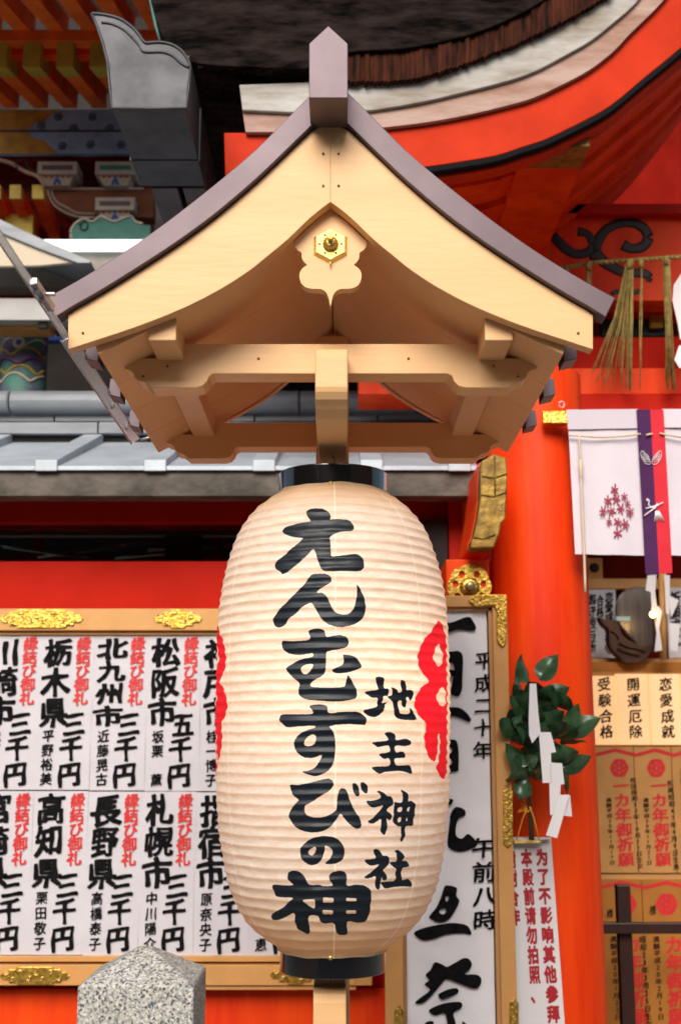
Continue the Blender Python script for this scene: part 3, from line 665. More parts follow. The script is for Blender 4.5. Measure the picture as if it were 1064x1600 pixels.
# ================================================================== BOARDS WITH PAPERS (left)
def hfit(px0, px1, py0, py1, Y, name, parent, m=None, vert=False, n=8):
    """embossed fitting with scalloped ends between the given photo pixels"""
    x0, x1 = px0, px1; y0, y1 = py0, py1
    if not vert:
        h = (y1 - y0) / 2; cy = (y0 + y1) / 2
        e = [(0, 0), (h * .35, -h * .42), (h * .9, -h * .38), (h * 1.05, -h * .75), (h * 1.7, -h * .72), (h * 1.95, -h), (h * 2.6, -h)]
        top = [(x0 + a, cy + c) for a, c in e] + [(x1 - a, cy + c) for a, c in reversed(e)]
        loop = top + [(x, 2 * cy - y) for x, y in reversed(top[1:-1])]
    else:
        w = (x1 - x0) / 2; cx = (x0 + x1) / 2
        e = [(0, 0), (-w * .4, w * .5), (-w, w * 1.1), (-w, w * 2)]
        l = [(cx + a, y0 + c) for a, c in e] + [(cx + a, y1 - c) for a, c in reversed(e)]
        loop = l + [(2 * cx - x, y) for x, y in reversed(l[1:-1])]
    b = MB(); b.pp(loop, Y - .006, .006)
    o = b.build(name, m or M['gold'], parent, .0012)
    # raised scrollwork
    rg = random.Random(int(px0 * 7 + py0)); b = MB()
    L = (x1 - x0) if not vert else (y1 - y0); W = (y1 - y0) if not vert else (x1 - x0)
    s = -1 if rg.random() < .5 else 1
    sc = P(600, (y0 + y1) / 2, Y).x - P(599, (y0 + y1) / 2, Y).x
    for i in range(int(L / (W * .42))):
        u = (i + .8) * W * .42
        if u > L - W * .5: break
        v = W * .17 * (1 if i % 2 else -1); r = W * .16
        c = (x0 + u, (y0 + y1) / 2 + v) if not vert else ((x0 + x1) / 2 + v, y0 + u)
        pts = []
        for k in range(8):
            a = k / 7 * 4.6 + i * 1.7; rr_ = r * (1 - k / 9)
            p = P(c[0] + rr_ * math.cos(a), c[1] + rr_ * math.sin(a), Y - .0068); pts.append(p)
        b.tube(pts, [W * .055 * sc * (1.2 - k / 10) for k in range(8)], 5)
    if b.v: stuff(b.build('scrollwork', M['gold_s'], o))
    return o

BY = 4.0
def bar(px0, px1, py0, py1, Y, th, name, m, parent=None, bevel=.002):
    z0, z1 = Z(py1, Y), Z(py0, Y); cy = (py0 + py1) / 2
    b = MB(); b.box(X(px0, Y, cy), X(px1, Y, cy), Y, Y + th, z0, z1); return b.build(name, m, parent, bevel)
db = thing('donation_board', 'long tan framed board with gold fittings covered with donation papers, left of the lantern', 'notice board', (-1.1, BY + .03, Z(1540, BY)))
bar(-260, 556, 951, 985, BY - .03, .06, 'top_rail', M['tan_bg'], db)
bar(-260, 556, 985, 992, BY - .012, .04, 'inner_lip', M['tan_bg'], db)
bar(-260, 556, 1508, 1540, BY - .03, .06, 'bottom_rail', M['tan_bg'], db)
bar(-260, 556, 1494, 1503, BY - .015, .04, 'bottom_lip', M['tan_bg'], db)
bar(300, 556, 1541, 1547, BY - .02, .04, 'bottom_strip', M['tan_bg'], db)
bar(548, 580, 951, 1540, BY - .028, .055, 'side_rail', M['tan_bg'], db)
bar(-258, 550, 975, 1520, BY + .014, .02, 'backing', mat('board_backing', (.3, .22, .17), .7, var=.2), db)
for a in ((0, 130, 952, 981), (240, 316, 952, 981), (-160, -60, 952, 981), (0, 109, 1511, 1539), (421, 500, 1508, 1538)):
    hfit(*a, BY - .03, 'gold_fitting', db)
slips = [  # px0, px1 (row centre), y0, y1, place, amount, donor, label part
    (-24, 60, 992, 1234, '川崎市', '三千円', '松下　誠', 'cut by the left photo edge, upper row'),
    (58, 144.5, 992, 1234, '栃木県', '三千円', '平野裕美', 'headed Tochigi 栃木県, upper row'),
    (144, 229.5, 992, 1235, '北九州市', '三千円', '近藤晃古', 'with four large characters 北九州市, Kitakyushu'),
    (229, 313.5, 992, 1236, '松阪市', '五千円', '坂栗　薫', 'for five thousand yen, Matsusaka 松阪市'),
    (313, 398.5, 992, 1236, '神戸市', '三千円', '桂一博子', 'upper row, half behind the lantern'),
    (-38, 48.5, 1236, 1492, '宮崎県', '三千円', '松本　恵', 'cut by the left photo edge, lower row'),
    (48, 134.5, 1236, 1492, '高知県', '三千円', '栗田敬子', 'headed Kochi 高知県, left of the stone post'),
    (134, 219.5, 1237, 1493, '長野県', '三千円', '高橋泰子', 'headed Nagano 長野県, above the stone post'),
    (219, 304.5, 1237, 1493, '札幌市', '三千円', '中川陽介', 'headed Sapporo 札幌市, lower row'),
    (304, 390.5, 1238, 1494, '指宿市', '三千円', '原奈央子', 'lower row, touching the lantern outline'),
    (390, 477, 1238, 1494, '奈良市', '三千円', '山本　恵', 'lower row, mostly behind the lantern bottom')]
for i, (a, c, y0, y1, place, amt, donor, lab) in enumerate(slips):
    Y = BY - .002; ym = (y0 + y1) / 2; w = c - a; H = y1 - y0
    xa, xb = X(a, Y, ym), X(c, Y, ym); za, zb = Z(y0, Y), Z(y1, Y)
    t_ = thing('donation_slip', 'white donation slip with black and red writing, ' + lab, 'paper slip', ((xa + xb) / 2, Y + .004, zb), 'donation slips pasted on the board')
    rg = random.Random(i * 5 + 1)
    # sheet with faint waves, slightly uneven edges
    nx, nz = 9, 15; vs = []
    for q in range(nz + 1):
        for p_ in range(nx + 1):
            u, v = p_ / nx, q / nz
            wv = .0034 * mnoise.noise(Vector((u * 2 + i * 9, v * 3, 0))) + .0012 * mnoise.noise(Vector((u * 6, v * 9 + i * 5, 3)))
            vs.append((xa + .0006 + (xb - xa - .0012) * u + .0008 * math.sin(v * 5 + i), Y + .001 - abs(wv), za + (zb - za) * v))
    fs = [(q * (nx + 1) + p_, q * (nx + 1) + p_ + 1, (q + 1) * (nx + 1) + p_ + 1, (q + 1) * (nx + 1) + p_) for q in range(nz) for p_ in range(nx)]
    n0 = len(vs); b = MB(); b.add(vs, fs, True)
    b.box(xa + .001, xb - .001, Y + .0025, Y + .004, zb + .001, za - .001); b.build('sheet', M['paper'], t_)
    def mp_(u, v): return Vector((xa + (xb - xa) * u / w, Y - .0022, za + (zb - za) * v / H))
    fsz = H / 244
    k_ = len(place)
    blk = column(place, w * .35, 4, 146 * fsz, 43, dx=-4, fill=1.0 if k_ == 3 else .98)
    blk = [(ch, x + rg.uniform(-1.2, 1.2), y + rg.uniform(-1, 1), w2 * rg.uniform(.94, 1.08), h2 * rg.uniform(.95, 1.05)) + tuple(r_) for ch, x, y, w2, h2, *r_ in blk]
    amt_ = column(amt, w * .68, 119 * fsz, 240 * fsz, 35, dx=-5, fill=.98)
    amt_ = [(amt_[0][0], amt_[0][1] + 1, amt_[0][2] + 2, amt_[0][3] * .94, amt_[0][4] * 1.02), amt_[1], amt_[2]]
    o = lettering('brush_writing', blk + amt_, mp_, M['inkb'], t_, .043, 50)
    lettering('donor_name', column(donor.replace('　', ' '), w * .23, 149 * fsz, 238 * fsz, 18, dx=-1, fill=.92), mp_, M['inkb'], t_, .024, 28)
    lettering('red_writing', column('縁結び御礼', w * .815, 3, 112 * fsz, 22, dx=-3, fill=1.06), mp_, M['inkred'], t_, .034, 46)

# wall behind, above and below the board
wall = MB()
def wbox(px0, px1, py0, py1, Y, th, name, m, kind=True, bevel=.003):
    o = bar(px0, px1, py0, py1, Y, th, name, m, None, bevel)
    if kind: struct(o)
    return o
fw = thing('pavilion_wall', 'low vermilion wall with dark lattice gap carrying the donation board', 'wall', (0, 4.3, 0))
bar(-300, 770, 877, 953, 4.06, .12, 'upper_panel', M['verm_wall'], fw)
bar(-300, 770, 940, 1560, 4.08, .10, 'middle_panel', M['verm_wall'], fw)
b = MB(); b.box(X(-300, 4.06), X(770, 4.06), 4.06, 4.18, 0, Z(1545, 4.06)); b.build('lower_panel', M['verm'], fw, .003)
bar(-300, 760, 776, 816, 4.08, .14, 'tie_beam', M['verm_wall'], fw)
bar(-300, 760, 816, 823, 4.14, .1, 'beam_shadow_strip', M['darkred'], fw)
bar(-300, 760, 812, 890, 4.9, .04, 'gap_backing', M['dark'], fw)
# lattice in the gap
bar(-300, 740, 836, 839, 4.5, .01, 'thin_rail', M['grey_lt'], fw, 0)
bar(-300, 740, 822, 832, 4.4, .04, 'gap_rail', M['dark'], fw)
bar(-300, 740, 869, 885, 4.42, .04, 'gap_rail', M['darkred'], fw)
for (a, c, y0, y1) in ((-120, 20, 842, 876), (-20, 200, 850, 880), (60, 260, 870, 842), (180, 400, 872, 848), (20, -120, 850, 878)):
    b = MB(); b.tube([P(a, y0, 4.35), P(c, y1, 4.33)], .008, 6); b.build('cross_brace', M['black'], fw)
for a in (50, 330, 410, 560, 690): bar(a, a + 14, 838, 880, 4.55, .04, 'gap_post', M['darkred'], fw)
bar(258, 315, 836, 880, 4.3, .08, 'gap_block', M['dark'], fw)
bar(231, 258, 857, 880, 4.6, .01, 'pale_panel', M['paintwhite'], fw)
bar(70, 105, 866, 880, 4.6, .01, 'pale_panel', M['cream'], fw)
# panel seam and skirting of the lower wall
b = MB(); b.box(X(-300, 4.05), X(770, 4.05), 4.045, 4.06, .05, .22); b.build('skirting_beam', M['verm_d'], fw, .003)

# small sheet-metal roof over the wall
rf = thing('wall_roof', 'low grey sheet metal roof with stained eave and a rounded ridge behind the lantern', 'roof', (0, 4.2, Z(775, 3.95)))
XL, XR = -420, 746
bar(XL, XR, 735, 775, 3.80, .09, 'stained_eave', M['stain'], rf)
zA, zB = Z(735.5, 3.79), Z(696, 4.5)
b = MB(); xa, xb = X(XL, 3.8, 730), X(XR, 3.8, 730)
b.prism([Vector((xa, 3.785, zA)), Vector((xa, 3.785, zA + .014)), Vector((xa, 4.5, zB + .012)), Vector((xa, 4.5, zB))], (xb - xa, 0, 0)); b.build('roof_sheet', M['copper_blue'], rf, .002)
for x in (-115, 55, 225, 395, 563, 700):
    w2 = .070; xx = X(x, 3.78, 730); b = MB()
    b.prism([Vector((xx, 3.778, zA - .004)), Vector((xx, 3.778, zA + .032)), Vector((xx, 4.5, zB + .045)), Vector((xx, 4.5, zB))], (w2, 0, 0)); b.build('roof_batten', M['copper_blue'], rf, .003)
bar(XL, XR, 676, 700, 4.5, .1, 'ridge_recess', M['dark'], rf)
def tiles(y0, y1, Y, starts, name, rnd=False):
    for a, c in zip(starts[:-1], starts[1:]):
        b = MB(); z0, z1 = Z(y1, Y), Z(y0, Y); xa, xb = X(a, Y, y0) + .0025, X(c, Y, y0) - .0025
        if rnd:
            r = (z1 - z0) / 2 * 1.08; pr_ = [(Y + r * .9 - r * math.cos(q) , (z0 + z1) / 2 + r * math.sin(q) * .98) for q in np.linspace(-1.5, 1.57, 12)] + [(Y + .2, z1), (Y + .2, z0)]
            b.prism([Vector((xa, y, z)) for y, z in pr_], (xb - xa, 0, 0), smooth=False)
            # raised collar at the joint
            b.prism([Vector((xb - .012, y - (.004 if y < Y + .1 else 0), z)) for y, z in pr_], (.009, 0, 0))
        else: b.box(xa, xb, Y + random.uniform(-.002, .002), Y + .15, z0 + .0015, z1)
        b.build(name, M['stone_grey'], rf, .002)
tiles(659.5, 678, 4.47, [-310, -180, -5, 154, 330, 520, 660, 752], 'ridge_tile')
tiles(640.5, 659, 4.50, [-320, -150, -60, 86, 250, 398, 590, 752], 'ridge_tile')
tiles(608, 640, 4.44, [-330, -200, 15, 230, 468, 652, 752], 'round_ridge_tile', True)

# ================================================================== FESTIVAL NOTICE BOARD (tall)
TY = 3.45
fb = thing('festival_board', 'tall narrow tan frame with gold corner fittings around a long white sheet', 'notice board', (X(700, TY), TY, 0))
xl, xr = X(602, TY, 1530), X(800, TY, 1265)
zt = Z(930, TY); zbm = .25; fwid = X(630, TY, 1530) - xl
b = MB(); b.box(xl, xl + fwid, TY, TY + .045, zbm, zt); b.build('side_rail', M['tan_bg'], fb, .002)
xri = X(776, TY, 1265) ; 
b = MB(); b.box(xri, xr, TY, TY + .045, zbm, zt); b.build('side_rail', M['tan_bg'], fb, .002)
b = MB(); b.box(xl + fwid, xri, TY + .0015, TY + .045, Z(948, TY), zt - .001); b.build('top_rail', M['tan_bg'], fb, .002)
b = MB(); b.box(xl + fwid, xri, TY + .0015, TY + .045, zbm + .001, zbm + .05); b.build('bottom_rail', M['tan_bg'], fb, .002)
b = MB(); b.box(xl + .004, xr - .004, TY + .035, TY + .05, zbm + .004, zt - .004); b.build('backing', mat('festival_backing', (.25, .18, .13), .7, var=.2), fb)
lipm = mat('inner_frame_lip', (.50, .25, .09), .5)
b = MB(); b.box(xri - .010, xri, TY + .012, TY + .035, zbm + .05, Z(949, TY)); b.box(xl + fwid, xl + fwid + .008, TY + .012, TY + .035, zbm + .05, Z(949, TY)); b.box(xl + fwid, xri, TY + .012, TY + .034, Z(953, TY), Z(948, TY)); stuff(b.build('inner_lip', lipm, fb))
# gold fittings
cr = [(732, 938), (736, 933), (742, 929), (791, 929), (792, 950), (791, 1000), (790, 1005), (785, 1011), (779, 1006), (776, 1000), (776, 954), (771, 946), (742, 947), (737, 943)]
b = MB(); b.pp(cr, TY - .008, .008); co_ = b.build('gold_corner', M['gold'], fb, .0015)
b = MB(); rg = random.Random(4)
for i in range(7):
    for (cx, cy) in ([(742 + i * 6.5, 938 + (3 if i % 2 else -3))] if i < 7 else []):
        b.tube([P(cx + 3.2 * math.cos(a + i), cy + 3.2 * math.sin(a + i), TY - .009) for a in np.linspace(0, 4, 6)], .0016, 5)
for i in range(9):
    cx, cy = 783.5 + (2.5 if i % 2 else -2.5), 950 + i * 6.4
    b.tube([P(cx + 3.2 * math.cos(a + i), cy + 3.2 * math.sin(a + i), TY - .009) for a in np.linspace(0, 4, 6)], .0016, 5)
stuff(b.build('scrollwork', M['gold_s'], co_))
hfit(786, 801, 1228, 1326, TY, 'gold_fitting', fb, vert=True)
hfit(796, 810, 1559, 1660, TY, 'gold_fitting', fb, vert=True)
hfit(616, 631, 1570, 1670, TY, 'gold_fitting', fb, vert=True)
# sheet
PY = TY + .028
sh = thing('festival_sheet', 'long white sheet with very large black brush characters inside the tall tan frame', 'paper sheet', (X(700, PY), PY, zbm))
nx, nz = 20, 90; vs = []; xa, xb = xl + fwid + .010, xri - .014; za, zb = Z(951, PY), .32
for q in range(nz + 1):
    for p_ in range(nx + 1):
        u, v = p_ / nx, q / nz; X_, Z_ = xa + (xb - xa) * u, za + (zb - za) * v
        dd = .006 * mnoise.noise(Vector((X_ * 7, Z_ * 6, 0))) + .006 * abs(mnoise.noise(Vector((X_ * 12 + Z_ * 8, Z_ * 9, 5)))) 
        vs.append((X_, PY + dd - .006, Z_))
b = MB(); b.add(vs, [(q * (nx + 1) + p_, q * (nx + 1) + p_ + 1, (q + 1) * (nx + 1) + p_ + 1, (q + 1) * (nx + 1) + p_) for q in range(nz) for p_ in range(nx)], True)
b.build('sheet', M['paper_b'], sh)
b = MB()
def brush(outer, holes, oy):
    f = lambda l: [P(x, y, PY - .0135) for x, y in smooth_loop([(620 + x / 3.129, oy + y / 3.129) for x, y in l], 3)]
    ls = [f(outer)] + [f(h) for h in holes]
    b.add([v for l in ls for v in l], [tuple(q) for q in tessellate_polygon(ls)])
brush([(40,330),(120,318),(200,312),(260,322),(320,300),(355,294),(372,315),(386,345),(372,362),(300,356),(262,366),(180,372),(80,385),(48,370)], [], 870)
brush([(80,480),(140,470),(262,463),(300,461),(322,490),(319,600),(318,645),(300,682),(262,672),(262,655),(272,600),(274,520),(180,520),(130,528),(122,620),(95,690),(60,690),(78,600)], [], 870)
brush([(125,560),(270,552),(272,585),(130,592)], [], 870)
brush([(60,760),(150,742),(262,735),(310,740),(345,768),(362,798),(345,806),(290,782),(200,778),(90,800),(60,790)], [], 870)
brush([(90,910),(180,898),(262,893),(290,900),(300,940),(301,1030),(288,1050),(180,1060),(110,1062),(92,1000)], [[(135,935),(200,930),(262,930),(262,960),(200,965),(138,968)], [(138,995),(200,990),(262,988),(262,1018),(200,1024),(140,1026)]], 870)
brush([(60,1120),(160,1108),(250,1105),(240,1130),(150,1140),(70,1146)], [], 870)
brush([(258,262),(262,225),(288,190),(330,204),(333,232),(302,246),(288,290),(290,332),(318,345),(345,322),(372,340),(391,366),(380,386),(320,409),(270,401),(247,375),(252,310)], [], 1200)
brush([(20,175),(120,160),(262,150),(270,170),(250,182),(130,196),(30,205)], [], 1200)
brush([(120,200),(165,200),(170,260),(140,330),(80,390),(40,400),(60,370),(105,310)], [], 1200)
brush([(238,574),(280,580),(294,592),(290,625),(305,650),(285,695),(252,742),(205,754),(165,738),(160,722),(192,682),(212,640),(225,600)], [[(236,632),(250,626),(252,640),(242,654)], [(206,706),(216,690),(238,688),(240,704),(224,716)]], 1200)
brush([(86,802),(150,777),(260,758),(330,765),(355,785),(362,815),(320,808),(240,815),(180,836),(130,843),(98,828)], [], 1200)
brush([(185,950),(225,962),(245,972),(290,948),(325,930),(352,934),(366,958),(356,985),(332,1008),(388,1010),(412,1030),(406,1064),(375,1078),(300,1052),(243,1032),(215,1058),(165,1118),(125,1150),(88,1150),(112,1125),(162,1085),(135,1058),(158,1036),(140,1012),(165,985)], [], 1200)
brush([(202,1108),(245,1084),(288,1076),(302,1092),(285,1108),(245,1124),(218,1132)], [], 1200)
brush([(160,1180),(225,1152),(300,1143),(319,1155),(312,1176),(276,1198),(288,1250),(302,1330),(270,1400),(225,1380),(248,1330),(238,1204),(190,1210),(165,1200)], [], 1200)
brush([(140,1245),(178,1240),(172,1280),(130,1330),(100,1335),(118,1300)], [], 1200)
brush([(318,1240),(350,1262),(382,1310),(370,1330),(340,1310)], [], 1200)
b.build('large_brush_writing', M['inkb'], sh)
lettering('small_brush_writing', column('平成二十年', 757, 1014, 1190, 29, dx=-4, fill=.82) + column('午前八時', 755, 1306, 1456, 37, dx=3, fill=.9), at(PY - .0115), M['inkb'], sh, .024, 52)

# ================================================================== VERMILION PILLAR AND ITS METALWORK
PLY = 3.80
pl_x = (X(768, PLY, 1100) + X(926, PLY, 1100)) / 2; prd = (X(926, PLY, 1100) - X(768, PLY, 1100)) / 2 * .985
pil = thing('vermilion_pillar', 'thick round vermilion pillar to the right of the lantern', 'pillar', (pl_x, PLY, 0))
b = MB(); b.lathe([(prd * 1.10, .1), (prd * 1.06, .6), (prd * 1.03, 1.2), (prd, 1.8), (prd * .985, 2.4), (prd * .98, Z(592, PLY))], (pl_x, PLY, 0), 96); b.build('shaft', M['verm'], pil)
b = MB(); b.lathe([(prd * 1.12, 0), (prd * 1.12, .11)], (pl_x, PLY, 0), 64, cap=True); b.build('metal_shoe', M['oldgold'], pil)
# rail end block behind the notice board with its flower plate
rb_ = thing('tie_rail_end', 'red squared beam end carrying a gold flower plate, above the tall notice board', 'beam end', (X(730, 3.62), 3.66, Z(950, 3.62)))
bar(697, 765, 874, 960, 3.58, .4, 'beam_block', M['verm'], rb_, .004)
def flower(cx, cy, r, Y):
    ang_ = np.linspace(math.pi * .98, 0.02, 60) if False else None
    loop = []
    for k in range(72):
        a = 2 * math.pi * k / 72; rr_ = r * (.93 + .07 * abs(math.cos(4 * a)) ** .6); loop.append((cx + rr_ * math.cos(a) * .93, cy - rr_ * math.sin(a)))
    holes = []
    for a in (14, 58, 122, 166, 212, 270, 328):
        a = R(a); hx, hy = cx + r * .64 * math.cos(a) * .93, cy - r * .66 * math.sin(a); q = r * .15
        holes.append([(hx + q * .9 * math.cos(w), hy - q * math.sin(w)) for w in np.linspace(0, 2 * math.pi, 9)[:-1]])
    b = MB(); b.prism([P(x, y, Y - .010) for x, y in loop], (0, .010, 0), [[P(x, y, Y - .010) for x, y in h_] for h_ in holes]); p = b.build('flower_plate', M['gold'], rb_)
    c = P(cx, cy, Y); k_ = (X(601, Y) - X(600, Y))
    b = MB(); b.lathe([(r * .42 * k_, .010), (r * .40 * k_, .016), (r * .28 * k_, .02), (.001, .02)], c, 40, 'y', f=lambda a: 1 + .08 * math.cos(14 * a)); b.build('flower_heart', M['gold'], p)
    b = MB(); b.lathe([(r * .22 * k_, .018), (r * .21 * k_, .034), (r * .16 * k_, .037), (.001, .037)], c, 24, 'y'); b.build('nail_head', mat('nail_head_metal', (.28, .22, .12), .35, metal=.7, var=.3, vscale=60), p)
flower(733, 918, 37, 3.58)
bn = thing('gilded_beam_nose', 'old gold sheathed carved beam nose with wooden-grain facets, right of the lantern top', 'beam end', (X(760, 3.5), 3.55, Z(860, 3.5)))
cn = [(335, 145), (435, 88), (520, 115), (532, 220), (525, 400), (518, 500), (515, 570), (485, 600), (470, 680), (448, 735), (430, 780), (255, 785), (262, 730), (280, 690), (290, 650), (305, 580), (312, 540), (330, 420), (330, 280)]
cn = [(680 + x / 4.706, 690 + y / 4.706) for x, y in cn]
b = MB()
lo = [P(x, y, 3.46) for x, y in cn]; ridge_x = [P(773, y, 3.445) for _, y in cn]
b.prism(lo, (0, .10, 0)); b.build('gold_sheath', M['oldgold'], bn, .004)
for (y, a_, c_) in ((743, 752, 792), (772, 751, 791), (838, 737, 774)):
    b = MB(); b.tube([P(a_, y + 1, 3.457), P((a_ + c_) / 2, y + 3, 3.455), P(c_, y - 3, 3.457)], .0016, 5); b.build('sheath_fold', M['oldgold'], bn)
b = MB(); b.tube([P(772, 712, 3.458), P(773, 745, 3.456), P(773, 775, 3.457)], .0025, 5); b.build('sheath_fold', M['oldgold'], bn)
rg = random.Random(3); b = MB()
for i in range(26):
    x, y = rg.uniform(757, 786), rg.uniform(750, 848)
    if y > 815: x -= 10
    p = P(x, y, 3.4585); b.lathe([(.0016, 0), (.0001, .0012)], p, 6, 'y')
stuff(b.build('gold_flecks', M['gold_s'], bn))
b = MB(); b.pp([(x - 5, y + 4) for x, y in cn], 3.53, .9); b.build('red_beam', M['verm'], bn, .003)
bar(700, 746, 700, 878, 4.0, .15, 'side_post', M['verm_d'], bn)
bar(655, 700, 812, 950, 3.98, .1, 'recess_panel', M['dark'], bn)
bar(728, 768, 862, 878, 3.75, .2, 'cross_rail', M['verm_d'], bn)

# chinese sign on the pillar
SGY = 3.625
sg = thing('photography_notice', 'narrow white notice with red Chinese lettering tied to the vermilion pillar', 'sign', (X(850, SGY), SGY, 0.3))
TR = P(860.5, 1310, SGY); dn = (P(882, 1600, SGY) - TR).normalized(); wv = Vector((-dn.z, 0, dn.x)); wv = wv if wv.x < 0 else -wv
W_, H_ = .148, .86
def sgm(u, v): return TR + wv * (W_ * (1 - u)) + dn * (H_ * v)
q = [sgm(0, 0), sgm(1, 0), sgm(1, 1), sgm(0, 1)]
b = MB(); b.prism(q, (0, .004, 0)); b.build('notice_panel', M['white'], sg, .0006)
px2v = (P(882, 1600, SGY) - TR).length / 290 / H_
def vv(py): return (py - 1312) * px2v
it = column('为了不影响其他参拜者', .80, vv(1326), vv(1632), .215, fill=.90) + column('本殿前请勿拍照、', .505, vv(1326), vv(1570), .195, fill=.94) + column('谢谢合作', .205, vv(1328), vv(1448), .19, fill=.94)
redsign = mat('red_sign_print', (.42, .012, .022), .5)
lettering('red_printing', it, sgm, redsign, sg, .052, 46, 'print', .0012)
bar(803, 845, 1312.5, 1318, SGY - .035, .012, 'top_clip', M['gold_s'], sg, .001)
bar(790, 861, 1309, 1312, SGY - .03, .034, 'top_ledge', M['white'], sg, .001)

# ================================================================== SAKAKI BRANCH AND PAPER STREAMER
SKY = 3.42
sk = thing('sakaki_branch', 'leafy dark green evergreen branch standing upright against the vermilion pillar', 'branch', P(828, 1308, 3.52))
def s5(x, y): return (620 + x / 3.129, 870 + y / 3.129)
b = MB()
stp = [P(830, 1312, 3.54), P(829, 1280, 3.53), P(826, 1240, 3.50), P(823, 1200, 3.47), P(826, 1150, 3.45), P(832, 1100, 3.44), P(838, 1066, 3.43)]
b.tube(stp, [.0075, .0075, .0058, .0048, .004, .003, .002], 8); b.build('branch_stem', M['stem'], sk)
nodes = [(stp[i] + (stp[i + 1] - stp[i]) * f) for i in range(2, 6) for f in (0, .33, .66)]
LM = MB(); nl, nw = 8, 4; vs = []
for i in range(nl + 1):
    t_ = i / nl; w_ = math.sin(math.pi * min(1, t_ ** .85)) ** .8 * (.5 * .46) * (1 if t_ < .98 else .2)
    for j in range(nw + 1):
        s_ = j / nw * 2 - 1
        vs.append((s_ * w_, .10 * abs(s_) * w_ / .23 - .16 * t_ * t_ + .02 * math.sin(t_ * 9 + s_), t_))
LM.add(vs, [(i * (nw + 1) + j, i * (nw + 1) + j + 1, (i + 1) * (nw + 1) + j + 1, (i + 1) * (nw + 1) + j) for i in range(nl) for j in range(nw)], True)
leafo = LM.build('leaf', M['leaf'], None)
leaf_me = leafo.data; bpy.data.objects.remove(leafo)
leaf_spec = [  # base -> tip in the enlarged survey, depth of the tip
 ((650,620),(583,497)),((690,600),(775,490)),((620,660),(548,618)),((640,760),(533,690)),((650,790),(600,640)),((610,870),(482,803)),((690,740),(770,628)),((700,760),(640,600)),
 ((740,700),(820,640)),((770,730),(860,688)),((710,860),(800,745)),((800,860),(895,728)),((820,870),(980,790)),((780,890),(885,830)),((800,930),(916,880)),((640,930),(548,860)),
 ((640,1020),(520,930)),((660,980),(690,890)),((620,1060),(556,975)),((750,1000),(875,938)),((800,1060),(937,972)),((790,1080),(862,1150)),((690,1090),(760,1040)),((640,1090),(527,1058)),
 ((640,1090),(590,1180)),((640,1030),(700,960)),((600,800),(548,740)),((690,850),(640,740)),((660,690),(700,610)),((650,900),(610,790)),((720,800),(760,700)),((700,930),(800,900)),
 ((650,850),(585,900)),((680,900),(720,1010)),((640,700),(575,720)),((760,900),(820,790)),((660,1000),(600,1010)),((700,700),(745,660)),((640,960),(660,1040)),((720,870),(760,820)),((690,780),(760,770)),((640,820),(560,800))]
rg = random.Random(11)
for _ in range(16):
    bx, by = rg.uniform(600, 740), rg.uniform(700, 1060); aa = rg.uniform(-2.9, .2)
    leaf_spec.append(((bx, by), (bx + 95 * math.cos(aa), by + 95 * math.sin(aa))))
for k_, (a, c) in enumerate(leaf_spec):
    pa, pc = s5(*a), s5(*c); yb = 3.44 + rg.uniform(-.02, .02) + (.025 if k_ > 41 else 0); yt = yb + rg.uniform(-.05, .03) - .01
    if math.hypot(pa[0] - pc[0], pa[1] - pc[1]) < 26:
        pa = (pc[0] + (pa[0] - pc[0]) * 1.25, pc[1] + (pa[1] - pc[1]) * 1.25)
    A_, B_ = P(*pa, yb), P(*pc, yt); d = (B_ - A_); L = d.length
    o = bpy.data.objects.new('leaf', leaf_me); COL.objects.link(o); o.parent = sk; o.location = A_ - world_of(sk)
    zax = d.normalized(); yax = Vector((rg.uniform(-1.0, 1.0), 1, rg.uniform(-.5, 1.1))); xax = yax.cross(zax).normalized(); yax = zax.cross(xax)
    from mathutils import Matrix
    o.rotation_euler = Matrix((xax, yax, zax)).transposed().to_euler()
    wd_ = rg.uniform(.044, .056) * (1.15 if L > .055 else 1); o.scale = (wd_ / .46, wd_ / .46, L * 1.04)
    if k_ % 2 == 0:
        n_ = min(nodes, key=lambda q_: (q_ - A_).length)
        b = MB(); b.tube([n_, (n_ + A_) / 2 + Vector((0, -.004, .003)), A_], .0014, 5); b.build('twig', M['stem'], sk)
rb2 = thing('yellow_ribbon', 'thin yellow ribbon tied round the stem of the leafy branch', 'ribbon', P(822, 1270, 3.5))
b = MB()
for pts in ([(823, 1263), (814, 1256), (810, 1248), (816, 1246), (823, 1262)], [(823, 1263), (812, 1268), (808, 1270), (815, 1262), (823, 1263)], [(823, 1263), (816, 1280), (811, 1298), (807, 1312)], [(827, 1260), (833, 1276), (838, 1295), (842, 1313)], [(817, 1266), (824, 1269), (830, 1262)]):
    b.tube([P(x, y, 3.485 + .004 * i) for i, (x, y) in enumerate(pts)], .0018, 6)
b.build('ribbon_loops', M['ribbon'], rb2)
shd = thing('paper_streamer', 'white zigzag paper streamer hanging over the leafy branch', 'paper streamer', P(850, 1200, 3.38))
for k_, (pl, Yz, dy) in enumerate([([(648,620),(680,620),(690,760),(702,862),(660,912),(645,870),(643,800)], 3.375, .004), ([(693,858),(750,857),(763,900),(777,955),(752,958),(755,1104),(712,1106),(702,980)], 3.370, -.004),
        ([(750,1006),(806,1009),(818,1112),(800,1113),(795,1200),(790,1258),(748,1262),(744,1106),(756,1104)], 3.364, .004), ([(797,1163),(846,1166),(855,1270),(806,1264)], 3.357, .010), ([(786,1166),(840,1162),(812,1270),(782,1376),(728,1361),(758,1270)], 3.350, -.006)]):
    pts = [s5(*q_) for q_ in pl]; cx = sum(p[0] for p in pts) / len(pts)
    b = MB(); b.prism([P(x, y, Yz + dy * (x - cx) / 12) for x, y in pts], (0, .0007, 0)); b.build('paper_fold', M['white'], shd)

